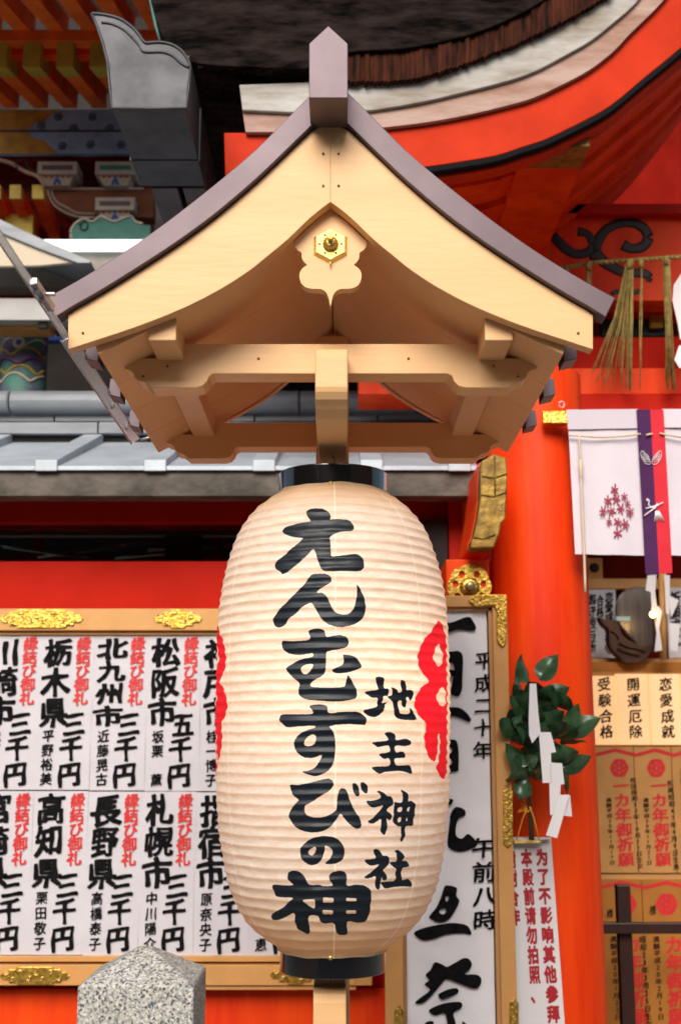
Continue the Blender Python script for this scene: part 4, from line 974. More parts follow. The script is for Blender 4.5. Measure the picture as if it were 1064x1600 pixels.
# ================================================================== MAIN HALL: curved gable roof, eaves
hr = thing('hall_roof', 'thick dark cypress bark roof edge of the main hall above the lantern roof', 'roof', P(700, 100, 3.3))
bl_ = smooth_loop([(225, -60), (238, 10), (262, 70), (300, 97), (400, 105), (480, 107), (545, 82), (632, 76), (700, 63), (760, 45), (830, 12), (880, -25), (930, -80)], 4, False)
b = MB(); b.prism([P(x, y, 3.25) for x, y in bl_ + [(930, -260), (225, -260)]], (0, 3.2, 0)); b.build('bark_mass', M['bark'], hr, .004)
lo2 = smooth_loop([(262, 84), (300, 106), (400, 112), (480, 114), (545, 127), (632, 125), (707, 107), (760, 87), (807, 69), (860, 43), (920, 12), (965, -20), (1000, -60)], 4, False)
def curve_y(c, x): c = np.array(c); return float(np.interp(x, c[:, 0], c[:, 1]))
rg = random.Random(5)
x = 258
while x < 975:
    w_ = rg.uniform(7.2, 9.0) * (1.25 if x < 480 else .9)
    if True:
        y0a, y1a = curve_y(bl_, x) - 2, curve_y(lo2, x) + rg.uniform(-1.2, 1.2); y0b = curve_y(bl_, x + w_) - 6; y1b = curve_y(lo2, x + w_) + rg.uniform(-1.2, 1.2) - (4 if x < 480 else 2)
        Yq = 3.264 + rg.uniform(-.006, .006)
        b = MB(); b.prism([P(x + .2, y0a, Yq), P(x + w_ - .2, y0b, Yq), P(x + w_ - .2, y1b, Yq), P(x + .2, y1a, Yq)], (0, .30, 0))
        b.build('bark_shingle', M['bark'] if x < 500 else M['bark_edge'], hr)
    x += w_
if 0: b.tube([P(x, y, 3.12) for x, y in [(300, -14), (420, 2), (520, 8), (600, 8), (680, 2), (760, -10)]], .011, 8)
gl = struct
hb = thing('hall_gable_boards', 'curved weathered white board and vermilion bargeboard under the bark roof of the main hall', 'gable boards', P(800, 200, 3.4))
wtop = smooth_loop([(374, 132), (480, 128), (545, 124), (632, 120), (707, 102), (760, 84), (807, 66), (860, 40), (907, 18), (957, -10), (1010, -60)], 4, False)
wmid = smooth_loop([(379, 172), (480, 176), (545, 175), (597, 170), (665, 158), (732, 142), (790, 127), (832, 113), (880, 88), (922, 64), (960, 34), (997, 0), (1030, -50)], 4, False)
wlow = smooth_loop([(384, 206), (480, 206), (545, 203), (597, 199), (665, 191), (732, 179), (790, 165), (832, 153), (880, 131), (922, 108), (960, 78), (982, 54), (1012, 25), (1040, -5), (1080, -60), (1160, -180)], 4, False)
rlow = smooth_loop([(352, 275), (480, 270), (560, 268), (610, 266), (657, 262), (732, 251), (780, 242), (812, 231), (850, 219), (882, 204), (920, 185), (957, 163), (1007, 121), (1064, 74), (1130, 10), (1210, -90), (1300, -220)], 4, False)
r2 = [(x + 1, y + 9) for x, y in rlow]; r3 = [(x + 2, y + 20) for x, y in rlow]
def band(a, c, Y, th, name, m, par, bv=.003):
    b = MB(); n = min(len(a), len(c)); a = np.array(a); c = np.array(c)
    def res(q, n_=60):
        t_ = np.concatenate([[0], np.cumsum(np.hypot(*np.diff(q, axis=0).T))]); t_ /= t_[-1]; s_ = np.linspace(0, 1, n_); return np.stack([np.interp(s_, t_, q[:, 0]), np.interp(s_, t_, q[:, 1])], 1)
    a, c = res(a), res(c); vs = []
    for p, q in zip(a, c): vs += [P(*p, Y), P(*q, Y), P(*p, Y) + Vector((0, th, 0)), P(*q, Y) + Vector((0, th, 0))]
    fs = []
    for i in range(59):
        k = i * 4; j = k + 4; fs += [(k, j, j + 1, k + 1), (k + 2, k + 3, j + 3, j + 2), (k, k + 2, j + 2, j), (k + 1, j + 1, j + 3, k + 3)]
    fs += [(0, 1, 3, 2), (236, 238, 239, 237)]
    b.add(vs, fs); return b.build(name, m, par, bv)
band(wtop, wmid, 3.292, .14, 'upper_white_board', M['whitewood'], hb)
band(wmid, wlow, 3.306, .10, 'lower_white_board', M['pinkwood'], hb)
band([(350, 207), (384, 207)] + wlow[1:], rlow, 3.325, .09, 'bargeboard', M['verm_m'], hb)
band([p for p in rlow if p[0] > 640], [p for p in r2 if p[0] > 640], 3.318, .08, 'black_moulding', M['ink'], hb)
band([p for p in r2 if p[0] > 560], [p for p in r3 if p[0] > 560], 3.345, .06, 'lower_moulding', M['verm_m'], hb)
# curved soffit and curved ribs
so = thing('hall_eave_soffit', 'deep red curved soffit with ribs behind the bargeboard at the upper right', 'soffit', P(900, 300, 3.9))
base = [(x, y - 6) for x, y in rlow if x > 520]
b = MB(); n = len(base); vs = []
for Yq in (3.44, 3.8, 4.2, 4.7):
    vs += [P(x, y, 3.44) + Vector((0, Yq - 3.44, 0)) for x, y in base]
b.add(vs, [(r_ * n + i, r_ * n + i + 1, (r_ + 1) * n + i + 1, (r_ + 1) * n + i) for r_ in range(3) for i in range(n - 1)], True); b.build('soffit_panel', M['verm'], so)
for Yq, d1, d2 in ((3.60, -3, 10), (3.80, -3, 12), (4.02, -3, 14), (4.26, -3, 14)):
    u = [(x, y + d1) for x, y in base]; l_ = [(x + 2, y + d2) for x, y in base]
    o = band(u, l_, 3.44, .075, 'curved_rib', M['verm'], so); o.location.y += Yq - 3.44
# outrigger beam with gilded end
ob = thing('outrigger_beam', 'red beam with an ochre gold end reaching out under the curved bargeboard', 'beam', P(850, 300, 3.8))
def dbox(x0, x1, y0, ya, Y0, Y1, name, m, par, top=60, bv=.003):
    """beam running away from the viewer whose underside front edge is seen at y0"""
    zb_ = Z(y0, Y0); b = MB(); b.box(P(x0, y0, Y0).x, P(x1, y0, Y0).x, Y0, Y1, zb_, Z(y0 - top, Y0)); return b.build(name, m, par, bv)
zb_ = Z(262, 3.52)
b = MB(); b.box(X(808, 3.52, 262), X(908, 3.52, 262), 3.385, 3.522, zb_ - .001, zb_ + .03); b.build('gilded_end', M['oldgold'], ob, .003)
b = MB(); b.box(X(809, 3.52, 262), X(907, 3.52, 262), 3.524, 4.35, zb_ , zb_ + .12); b.build('beam_body', M['verm'], ob, .003)
b = MB(); b.box(X(798, 4.3, 380), X(842, 4.3, 380), 4.18, 4.4, Z(396, 4.2), Z(366, 4.2)); b.build('bracket_cap', M['oldgold'], ob, .003)
# lintel with painted scroll
lt = thing('carved_lintel', 'dark red lintel board with a bold black painted scroll at the upper right', 'lintel', P(950, 400, 4.3))
bar(560, 1200, 326, 470, 4.30, .12, 'lintel_board', M['verm'], lt)
bar(560, 1200, 318, 334, 4.26, .14, 'lintel_top', M['verm_d'], lt)
def s2(x, y): return (800 + x / 4.03, 320 + y / 4.03)
for strk in ([(255,190,26),(320,262,26),(385,305,24),(455,305,24),(500,268,22),(492,205,20),(455,175,20),(412,168,26)],
             [(525,350,30),(530,250,26),(580,165,24),(665,118,24),(760,112,26),(830,150,26),(855,210,26),(820,262,26),(750,275,24),(695,250,30)],
             [(520,290,28),(560,345,28),(630,390,28),(700,425,24),(770,428,22),(830,432,24),(860,455,22),(855,485,10)],
             [(620,560,10),(665,545,12),(690,575,12),(670,605,10)], [(735,560,10),(790,545,12),(800,530,8)]):
    sp_ = smooth_loop([(a, c) for a, c, _ in strk], 4, False); rr_ = 1.45 * np.interp(np.linspace(0, len(strk) - 1, len(sp_)), range(len(strk)), [r for _, _, r in strk])
    k_ = (X(601, 4.3) - X(600, 4.3)) / 4.03
    b = MB(); b.tube([P(*s2(a, c), 4.298) for a, c in sp_], [r * k_ for r in rr_], 10)
    yb = 4.2995; b.v = [(v[0], yb + (v[1] - yb) * .10, v[2]) for v in b.v]
    e0, e1 = sp_[0], sp_[-1]
    o = b.build('painted_scroll', M['black'] if False else mat('scroll_paint', (.008, .006, .008), .5), lt)
tb = thing('hall_tie_beams', 'stacked vermilion cross beams above the white curtain', 'beams', P(950, 580, 4.0))
bar(560, 1200, 527, 575, 4.22, .1, 'cross_beam', M['verm_wall'], tb)
bar(560, 1200, 575, 616, 4.10, .2, 'cross_beam', M['verm'], tb)
bar(770, 1200, 616, 646, 4.02, .2, 'cross_beam', M['verm_wall'], tb)
bar(560, 1200, 470, 498, 4.5, .05, 'far_orange_panel', M['verm'], tb)
bar(940, 1042, 498, 524, 4.48, .05, 'painted_band', mat('dark_teal_paint', (.02, .07, .07), .6, var=.4, vscale=20), tb)
bar(1015, 1036, 492, 511, 4.44, .02, 'ochre_boss', M['yellow'], tb, .005)
bar(560, 1200, 524, 530, 4.5, .05, 'far_panel', M['verm_d'], tb)
# shell of the hall behind everything
sx0, sx1 = -5.5, 4.5
b = MB(); b.box(sx0, sx1, 7.5, 7.7, 0, 6.5); struct(b.build('hall_back_wall', mat('hall_wall_paint', (.22, .006, .002), .8, spec=.08, var=.3, vscale=3)))
b = MB(); b.box(X(885, 4.2), X(885, 4.2) + .05, 4.15, 5.3, 0, 2.6); struct(b.build('hall_side_wall', M['darkred']))
b = MB(); b.box(X(600, 4.4), 3.6, 4.6, 7.4, Z(470, 4.6), Z(470, 4.6) + .1); struct(b.build('hall_ceiling', M['darkred']))

# ================================================================== STRAW ROPE
rp = thing('sacred_straw_rope', 'thin twisted straw rope with hanging straw tassels across the red lintel', 'straw rope', P(960, 412, 3.95))
rpts = [P(x, y, 3.95) for x, y in smooth_loop([(840, 428), (885, 418), (922, 411), (985, 407), (1042, 403), (1110, 399), (1180, 398)], 4, False)]
b = MB(); b.tube(rpts, .0052, 8); o = b.build('rope_core', M['straw'], rp)
for ph_ in (0, math.pi):
    pp_ = []
    for i in range(len(rpts) - 1):
        for k in range(8):
            p = rpts[i].lerp(rpts[i + 1], k / 8); a = (i * 8 + k) * .75 + ph_; pp_.append(p + Vector((0, math.cos(a) * .0055, math.sin(a) * .0055)))
    b = MB(); b.tube(pp_, .0034, 5); b.build('rope_strand', M['straw'], rp)
def tassel(cx, y0, y1, spread, n, seed, lean=0, top=4):
    rg = random.Random(seed); b = MB()
    for i in range(n):
        u = rg.uniform(-1, 1); e = rg.random() ** .4
        yb = y0 + (y1 - y0) * (.72 + .28 * e); xb = cx + lean + u * spread * rg.uniform(.6, 1.1); mid = (cx + u * spread * .35 + rg.uniform(-3, 3) + lean * .4, (y0 + yb) / 2)
        yy = 3.94 + rg.uniform(-.02, .02)
        b.tube([P(cx + u * top, y0, 3.943), P(*mid, yy), P(xb, yb, yy + rg.uniform(-.01, .01))], [.0024, .0021, .0016], 4)
    b.tube([P(cx, y0 - 3, 3.94), P(cx, y0 + 10, 3.94)], .009, 8)
    b.build('straw_tassel', M['straw'], rp)
tassel(884, 420, 606, 12, 14, 1); tassel(919, 412, 500, 5, 10, 2); tassel(985, 408, 612, 7, 15, 3, -3, 5); tassel(982, 410, 608, 26, 17, 4, -34, 4); tassel(1001, 408, 611, 3, 4, 9, -2, 2); tassel(1040, 404, 612, 9, 20, 5, 8, 5); tassel(1110, 402, 600, 12, 20, 6)
sw = thing('hanging_white_paper', 'white folded paper hanging from the straw rope at the right photo edge', 'paper streamer', P(1064, 470, 3.92))
b = MB()
b.prism([P(x, y, 3.92) for x, y in [(1066, 424), (1052, 445), (1050, 470), (1058, 505), (1062, 530), (1090, 536), (1095, 424)]], (0, .001, 0)); b.build('paper_fold', M['white'], sw)
b = MB(); b.prism([P(x, y, 3.91) for x, y in [(1060, 540), (1053, 562), (1061, 575), (1090, 570), (1086, 535)]], (0, .001, 0)); b.build('paper_fold', M['white'], sw)

# ================================================================== CURTAIN
NY = 3.60
nr_ = thing('white_shrine_curtain', 'white curtain with purple and red centre stripe and small maroon crests', 'curtain', P(960, 650, NY))
def cloth(name, m, quad, Y, parent, amp=.0065, n=(22, 30), seed=0):
    (ax, ay), (bx, by), (cx, cy), (dx, dy) = quad; vs = []
    for j in range(n[1] + 1):
        for i in range(n[0] + 1):
            u, v = i / n[0], j / n[1]
            x = (ax + (bx - ax) * u) * (1 - v) + (dx + (cx - dx) * u) * v; y = (ay + (by - ay) * u) * (1 - v) + (dy + (cy - dy) * u) * v
            p = P(x, y, Y); w = amp * (mnoise.noise(Vector((p.x * 9 + seed, p.z * 4, 1))) + .5 * math.sin(p.x * 60 + 3 * p.z + seed)) * (.3 + .7 * v)
            vs.append((p.x, Y + w, p.z))
    k = n[0] + 1; b = MB(); b.add(vs, [(j * k + i, j * k + i + 1, (j + 1) * k + i + 1, (j + 1) * k + i) for j in range(n[1]) for i in range(n[0])], True)
    o = b.build(name, m, parent); return o
cloth('white_panel', M['cloth'], ((886, 641), (995, 640), (1006, 868), (898, 866)), NY, nr_)
cloth('white_panel', M['cloth'], ((1034, 640), (1160, 640), (1176, 870), (1047, 868)), NY, nr_, seed=4)
cloth('top_hem', mat('hem_cloth', (.58, .52, .58), .85), ((884.5, 640), (995.5, 639), (997, 669), (887, 671)), NY - .007, nr_, .0015, (16, 6))
cloth('top_hem', M['cloth'], ((1033.5, 639), (1160, 639), (1162, 668), (1035, 668)), NY - .007, nr_, .0015, (16, 6))
cloth('purple_stripe', M['purple'], ((993.5, 640), (1015.2, 640), (1029, 897), (1008, 897)), NY - .012, nr_, .002, (6, 24))
cloth('red_stripe', M['redcloth'], ((1015.2, 640), (1036, 640), (1050, 895), (1029, 897)), NY - .012, nr_, .002, (6, 24))
b = MB(); b.tube([P(849, 651, NY + .02), P(1180, 651, NY + .02)], .010, 12); b.build('curtain_rod', M['darkwood'], nr_)
bar(848, 886.5, 641.5, 661.5, NY - .005, .035, 'gold_rod_end', M['gold'], nr_, .003)
b = MB(); c = P(877, 632, NY + .01); b.tube([c + Vector((.008 * math.cos(a), 0, .010 * math.sin(a))) for a in np.linspace(0, 6.3, 14)], .0018, 6, caps=False); b.build('hanging_ring', M['steel'], nr_)
def s3(x, y): return (860 + x / 5.216, 620 + y / 5.216)
b = MB(); rg = random.Random(9)
crests = [(520,760),(465,850),(535,835),(600,815),(625,870),(425,935),(497,935),(568,915),(645,940),(475,1020),(545,1025),(608,1040),(545,1115)]
def crestset(ox, Yc):
    for k_, (cx, cy) in enumerate(crests):
        sc = .8 if k_ in (3, 4, 9) else 1.05; a0 = rg.uniform(0, 6); loop = []
        for i in range(6):
            a = a0 + i * math.pi / 3; L = sc * rg.uniform(34, 46); w = .16
            loop += [(cx + sc * 10 * math.cos(a - .5), cy + sc * 13 * math.sin(a - .5)), (cx + L * .85 * math.cos(a - w), cy + 1.15 * L * math.sin(a - w)), (cx + L * .85 * math.cos(a + w), cy + 1.15 * L * math.sin(a + w))]
        pts = [P(s3(x, y)[0] + ox, s3(x, y)[1], Yc) for x, y in loop]
        b.add(pts, [tuple(range(len(pts)))])
crestset(0, NY - .0085); crestset(140, NY - .0085)
b.build('diamond_crest_print', M['maroonink'], nr_)
b = MB()
for pl in ([(745,440),(765,460),(790,480),(805,520),(812,548),(775,545),(755,520),(732,470)], [(895,440),(900,480),(885,520),(858,548),(826,545),(832,505),(850,480),(872,455)]):
    q = [P(*s3(x, y), NY - .0165) for x, y in smooth_loop(pl, 3)]; b.tube(q + [q[0]], .0011, 4, caps=False)
    cx = sum(p.x for p in q) / len(q); cz = sum(p.z for p in q) / len(q)
    for f in (.62, .3):
        q2 = [Vector((cx + (p.x - cx) * f, NY - .0165, cz + (p.z - cz) * f)) for p in q]; b.tube(q2 + [q2[0]], .0009, 4, caps=False)
b.build('butterfly_print', M['white'], nr_)
b = MB()
for ln in ([(780,830),(800,850),(795,880),(820,900)], [(775,910),(830,895),(880,880),(915,860)], [(760,970),(800,940),(850,905),(870,870)], [(780,850),(790,835),(800,845)], [(815,905),(845,900),(905,865)]):
    b.tube([P(*s3(x, y), NY - .0165) for x, y in ln], .0022, 5)
for i in range(6): b.tube([P(*s3(855 + i * 5, 930), NY - .0165), P(*s3(845 + i * 16, 1005 - abs(i - 3) * -4), NY - .0165)], .0014, 4)
b.build('crane_print', M['white'], nr_)
cd = thing('curtain_cord', 'cream twisted cord threaded along the curtain with a long knotted end', 'cord', P(905, 700, NY))
b = MB(); b.tube([P(x, y, NY - .018) for x, y in smooth_loop([(888, 680), (905, 681), (940, 683), (975, 681), (1000, 678)], 3, False)], .0032, 8)
b.tube([P(x, y, NY - .02) for x, y in [(1009, 680), (1014, 678.5), (1019, 678)]], .0032, 8); b.tube([P(x, y, NY - .018) for x, y in [(1030, 677), (1045, 680), (1070, 684), (1120, 684)]], .0032, 8); b.build('threaded_cord', M['cord'], cd)
b = MB(); b.tube([P(x, y, NY - .02) for x, y in smooth_loop([(904, 681), (906, 715), (907, 735), (909, 790), (912, 860), (914, 925)], 3, False)], [.0028] * 4 + [.0030] * 4 + [.0038] * 8, 8); b.build('hanging_cord', M['cord'], cd)
b = MB(); b.lathe([(.001, -.03), (.0055, -.024), (.006, 0), (.0055, .024), (.001, .03)], P(907, 733, NY - .02), 12); b.build('cord_knot', M['cord'], cd)

# ================================================================== INSIDE THE OFFICE (right edge)
OY = 5.0
ow = thing('office_back_board', 'tan framed board with written notices at the back of the shrine office', 'notice board', P(1000, 1000, OY + .1))
bar(890, 1400, 840, 1040, OY + .12, .05, 'board_panel', M['darkred'], ow)
bar(890, 1400, 904, 920, OY + .02, .05, 'board_top_rail', M['tan_bg'], ow)
bar(890, 1400, 1029, 1052, OY - .12, .2, 'shelf', M['tan_bg'], ow)
bar(910, 941, 872, 905, OY + .05, .05, 'switch_plate', M['plaque'], ow); c = P(928, 887, OY + .045); b = MB(); b.lathe([(.02, 0), (.018, .004), (.0001, .005)], c, 16, 'y'); b.build('round_switch', M['dark'], ow)
def notice(px0, px1, y0, y1, Y, cols, lab):
    n_ = thing('written_notice', lab, 'paper sheet', P((px0 + px1) / 2, y1, Y), 'written notices in the office')
    bar(px0, px1, y0, y1, Y, .004, 'sheet', M['paper'], n_, 0)
    lettering('brush_writing', cols, at(Y - .0005), M['inkb'], n_, .035, 30)
notice(915, 963, 921, 1028, OY - .0, column('恋愛成就御守', 951, 925, 1022, 13) + column('合格', 937, 930, 965, 11) + column('御守授与所', 924, 928, 1020, 13), 'white written notice beside the vermilion pillar, behind the brown bird figure')
notice(1042, 1100, 918, 1028, OY - .0, column('祈願成就', 1054, 924, 1010, 17), 'white written notice at the right photo edge behind the white paper wand')
# mirror shaped ornament, bird figure, paper wand, bulb
mi = thing('round_mirror_ornament', 'grey brown curved metal mirror standing on the office shelf', 'mirror', P(990, 1030, OY - .1))
lp_ = smooth_loop([(963, 968), (962, 945), (968, 930), (982, 919), (1000, 917), (1015, 922), (1022, 945), (1022, 985), (1020, 1012), (1000, 1012), (988, 1000), (974, 985)], 3)
b = MB(); b.pp(lp_, OY - .14, .02); b.build('mirror_disc', mat('mirror_metal', (.34, .30, .27), .25, metal=.8, var=.5, vscale=14, stretch=(4, 1, .3)), mi, .006)
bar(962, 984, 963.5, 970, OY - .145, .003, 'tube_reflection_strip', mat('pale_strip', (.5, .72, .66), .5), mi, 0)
bd = thing('bird_figure', 'dark brown cockerel shaped figure sitting on the office shelf', 'figurine', P(975, 1035, OY - .2))
def s4(x, y): return (900 + x / 6.488, 850 + y / 6.488)
lp_ = smooth_loop([s4(x, y) for x, y in [(228,738),(300,768),(390,766),(430,800),(450,880),(500,950),(600,1010),(700,1025),(780,1000),(800,1040),(740,1120),(700,1180),(600,1212),(490,1210),(440,1150),(370,1090),(330,1000),(330,900),(310,850),(270,820)]], 2)
b = MB(); b.pp(lp_, OY - .24, .06); b.build('bird_body', M['bronze'], bd, .010)
for pl in ([(430,1000),(520,1040),(620,1060),(700,1090)], [(420,1060),(520,1100),(640,1130)], [(350,880),(400,900),(430,960)]):
    b = MB(); b.tube([P(*s4(x, y), OY - .246) for x, y in pl], .004, 6); b.build('feather_ridge', M['bronze'], bd)
wn = thing('white_paper_wand', 'wooden wand with white zigzag papers hanging below the curtain stripe', 'paper wand', P(1035, 1020, OY - .3))
b = MB(); b.tube([P(1034, 895, OY - .3), P(1036, 1032, OY - .3)], .014, 12); b.build('wand_stick', M['tan_bg'], wn)
for k_, pl in enumerate(([(1011,899),(1025,898),(1023,925),(1026,950),(1018,955),(1016,925),(1008,922)], [(1016,950),(1028,947),(1034,955),(1028,990),(1024,962)], [(1022,965),(1030,985),(1034,1016),(1022,1018),(1025,990)], [(1037,898),(1046,899),(1045,960),(1040,958)], [(1045,973),(1062,975),(1058,1018),(1046,1016)], [(1043,930),(1060,938),(1048,965)])):
    b = MB(); b.prism([P(x, y, OY - .33 - .004 * k_) for x, y in pl], (0, .0008, 0)); b.build('paper_fold', M['white'], wn)
bu = thing('small_bulb', 'small glowing warm bulb in front of the mirror ornament', 'lamp', P(1019, 960, OY - .36))
b = MB(); b.lathe([(.0002, -.012), (.008, -.009), (.0115, 0), (.008, .009), (.0002, .012)], P(1019, 960, OY - .37), 16); b.build('bulb_glass', M['bulb'], bu)
b = MB(); b.tube([P(1019, 966, OY - .37), P(1020, 1000, OY - .3), P(1022, 1030, OY - .2)], .002, 6); b.build('bulb_stem', M['dark'], bu)
# backlit signs
BX = OY - .25
bs = [(916, 961.5, '受験合格', 945), (963.5, 1013.5, '開運厄除', 990.5), (1016, 1063.5, '恋愛成就', 1041), (1066, 1114, '病気平癒', 1090)]
bxo = thing('sign_light_box', 'long tan box under the office shelf holding the backlit signs', 'light box', P(1000, 1170, BX + .1))
bar(890, 1300, 1050, 1170, BX + .03, .12, 'box_body', mat('box_paint', (.40, .19, .04), .5), bxo)
for a, c, txt, tx in bs:
    s_ = thing('backlit_sign', 'glowing cream sign, ' + {'受験合格': 'leftmost, beside the vermilion pillar', '開運厄除': 'in the middle of the visible three', '恋愛成就': 'third from the vermilion pillar', '病気平癒': 'beyond the right photo edge'}[txt], 'sign', P((a + c) / 2, 1164, BX), 'backlit signs below the office shelf')
    bar(a, c, 1053 if a > 920 else 1056, 1164, BX, .025, 'glowing_panel', M['backlit'], s_, .002)
    lettering('brush_writing', [(ch, tx + dx_, yy, 21, 22) for ch, dx_, yy in zip(txt, (-2, -1, 1, 2), (1069, 1094, 1119, 1143))], at(BX - .0008), M['ink'], s_, .030, 34)
# prayer plaques
def plaques(y0, y1, Y, xs, period, m, nm, rows, zigy, circ_y, tx_y, tw, rdark):
    pass
PQ = OY - .27
def plaque(x0, x1, y0, y1, Y, m, zig, ccx, ccy, cr_, redcol, blk, lab):
    t_ = thing('prayer_plaque', lab, 'prayer plaque', P((x0 + x1) / 2, y1, Y), 'prayer plaques in the office')
    bar(x0 + .5, x1 - .5, y0, y1, Y, .006, 'plaque_board', m, t_, .001)
    mid = (x0 + x1) / 2; b = MB()
    up_ = [(x0, zig + 8), (mid, zig), (x1, zig + 8)]; q = [P(x, y, Y - .001) for x, y in up_ + [(x1, zig + 14), (mid, zig + 6), (x0, zig + 14)]]
    b.add(q[:2] + q[4:6], [(0, 1, 2, 3)]); b.add(q[1:5], [(0, 1, 2, 3)]); b.build('red_peak_line', M['inkred'], t_)
    b = MB(); loop = []
    for k in range(54):
        a = 2 * math.pi * k / 54; rr_ = cr_ * (.88 + .12 * abs(math.cos(3 * a)) ** .5); loop.append((ccx + rr_ * math.cos(a), ccy - rr_ * 1.05 * math.sin(a)))
    holes = [[(ccx + cr_ * .52 * math.cos(R(60 * i + 30)) + 1.1 * math.cos(w), ccy - cr_ * .52 * math.sin(R(60 * i + 30)) - 1.1 * math.sin(w)) for w in (0, 1.57, 3.14, 4.71)] for i in range(6)] + [[(ccx + 1.5 * math.cos(w), ccy - 1.5 * math.sin(w)) for w in (0, 1.57, 3.14, 4.71)]]
    ls = [[P(x, y, Y - .001) for x, y in loop]] + [[P(x, y, Y - .001) for x, y in h_] for h_ in holes]
    b.add([v for l in ls for v in l], [tuple(q) for q in tessellate_polygon(ls)]); b.build('red_flower_crest', M['inkred'], t_)
    lettering('red_writing', redcol, at(Y - .0005), M['inkred'], t_, .045, 34)
    lettering('black_writing', blk, at(Y - .0005), M['inkb'], t_, .018, 22)
    return t_
def redc(cx, y0, y1, w, dx): return column('一カ年御祈願', cx, y0, y1, w, dx=dx, fill=1.0)
plaque(928, 993, 1167, 1364, PQ, M['plaque'], 1169, 967, 1200, 14.5, redc(969, 1216, 1354, 24, 9), column('満願平成20年11月17日', 950, 1246, 1352, 9, dx=6, fill=.95) + column('松田昭和53年10月11日生女', 988, 1214, 1358, 9.5, dx=12, fill=.95), 'brown prayer plaque nearest the vermilion pillar, upper row')
plaque(993, 1052, 1167, 1364, PQ, M['plaque'], 1169, 1024.5, 1200, 14.5, redc(1027, 1216, 1354, 24, 9), column('満願平成20年11月21日', 1008, 1246, 1352, 9, dx=6, fill=.95) + column('松尾昭和47年4月9日生男', 1046, 1218, 1360, 9.5, dx=10, fill=.95), 'brown prayer plaque under the third glowing sign, upper row')
plaque(1052, 1112, 1167, 1364, PQ, M['plaque'], 1169, 1082, 1200, 14.5, redc(1086, 1216, 1354, 24, 9), column('満願平成20年12月1日', 1066, 1200, 1350, 9, dx=6, fill=.95), 'brown prayer plaque cut off by the right photo edge, upper row')
bar(890, 1300, 1364, 1380, PQ + .012, .02, 'plaque_rail', M['tan_bg'], bxo)
plaque(934, 1007, 1374, 1640, PQ, M['plaque_d'], 1376, 977, 1413, 17, redc(982, 1434, 1602, 27, 16), column('様', 952, 1420, 1434, 10) + column('満願平成20年1月22日', 957, 1462, 1594, 10.5, dx=8, fill=.95), 'dark amber prayer plaque behind the dark post, lower row')
plaque(1007, 1074, 1374, 1640, PQ, M['plaque_d'], 1376, 1041, 1413, 17, redc(1050, 1434, 1602, 27, 8), column('様', 1019, 1414, 1430, 10) + column('昭和23年3月25日生女', 1003, 1462, 1606, 11, dx=10, fill=.95) + column('満願平成20年2月19日', 1024, 1462, 1594, 10.5, dx=8, fill=.95), 'dark amber prayer plaque right of the dark post, lower row')
b = MB(); b.box(X(890, OY), X(1300, OY), OY - .2, OY - .15, 0, Z(1040, OY)); struct(b.build('office_counter_wall', M['plaque_d']))
df = thing('dark_wooden_fence', 'dark stained wooden post with a crossing rail in front of the prayer plaques', 'fence', P(975, 1600, 4.3))
b = MB(); b.box(X(963.5, 4.3, 1390), X(984.5, 4.3, 1390), 4.3, 4.34, 0, Z(1383, 4.3)); b.build('fence_post', M['darkwood'], df, .003)
b = MB(); b.box(X(925, 4.28, 1450), X(1300, 4.28, 1450), 4.262, 4.298, Z(1458, 4.28), Z(1441, 4.28)); b.build('fence_rail', M['darkwood'], df, .003)

# ================================================================== UPPER LEFT: neighbouring building
gp = thing('copper_ridge_ornament', 'grey weathered copper beam end with a scalloped two-lobed crest, upper left', 'roof ornament', P(230, 170, 3.35))
GY = 3.05
pl = [(463,68),(520,72),(600,92),(660,130),(700,172),(722,205),(740,217),(800,212),(860,222),(910,250),(945,295),(962,340),(950,440),(941,545),(762,547),(565,545),(556,450),(550,390),(543,310),(520,220),(490,130)]
pl = [(x / 3.225, y / 3.225) for x, y in pl]
top_ = [pl[0]] + smooth_loop(pl[0:7], 3, False)[1:] + smooth_loop(pl[6:12], 3, False)[1:] + pl[12:]
b = MB(); b.pp(top_, GY, .05); b.build('crest_plate', M['greym'], gp, .003)
edge_ = [P(x, y, GY - .002) for x, y in top_[:len(top_) - 8]]
b = MB(); b.tube([P(x, y, GY - .001) for x, y in top_ + [top_[0]]], .0042, 6); b.build('rolled_rim', M['greym'], gp)
b = MB(); inn = [(512,112),(560,118),(620,145),(665,185),(700,225),(720,258),(760,262),(820,262),(870,280),(915,320),(955,340)]
b.tube([P(x / 3.225, y / 3.225, GY - .002) for x, y in smooth_loop(inn, 3, False)], .003, 6); b.build('inner_fold', M['greym'], gp)
b = MB(); b.box(P(176, 168, GY).x, P(291, 168, GY).x, GY + .05, GY * 1.155, Z(168, GY), Z(70, GY)); b.build('beam_casing', M['greym'], gp, .003)
b = MB(); b.box(P(176, 168, GY).x - .004, P(291, 168, GY).x + .004, GY * 1.098, GY * 1.101, Z(168, GY) - .003, Z(80, GY)); b.build('casing_seam', M['greym'], gp, .001)
b = MB(); b.box(P(176, 168, GY).x + .03, P(176, 168, GY).x + .11, GY * 1.16, GY * 1.35, Z(168, GY) + .0, Z(70, GY)); b.box(P(176, 168, GY).x + .125, P(291, 168, GY).x, GY * 1.16, GY * 1.35, Z(168, GY), Z(70, GY)); b.build('rear_casing', mat('dark_copper', (.10, .085, .09), .5, metal=.4, var=.3), gp, .003)
b = MB(); b.pp([(222, -60), (400, -60), (400, 215), (352, 280), (352, 420), (300, 420), (262, 380), (235, 200), (262, 110)], 4.42, .06); struct(b.build('hall_gable_end_wall', mat('dark_brown_planks', (.045, .024, .018), .7, var=.4, vscale=4)))
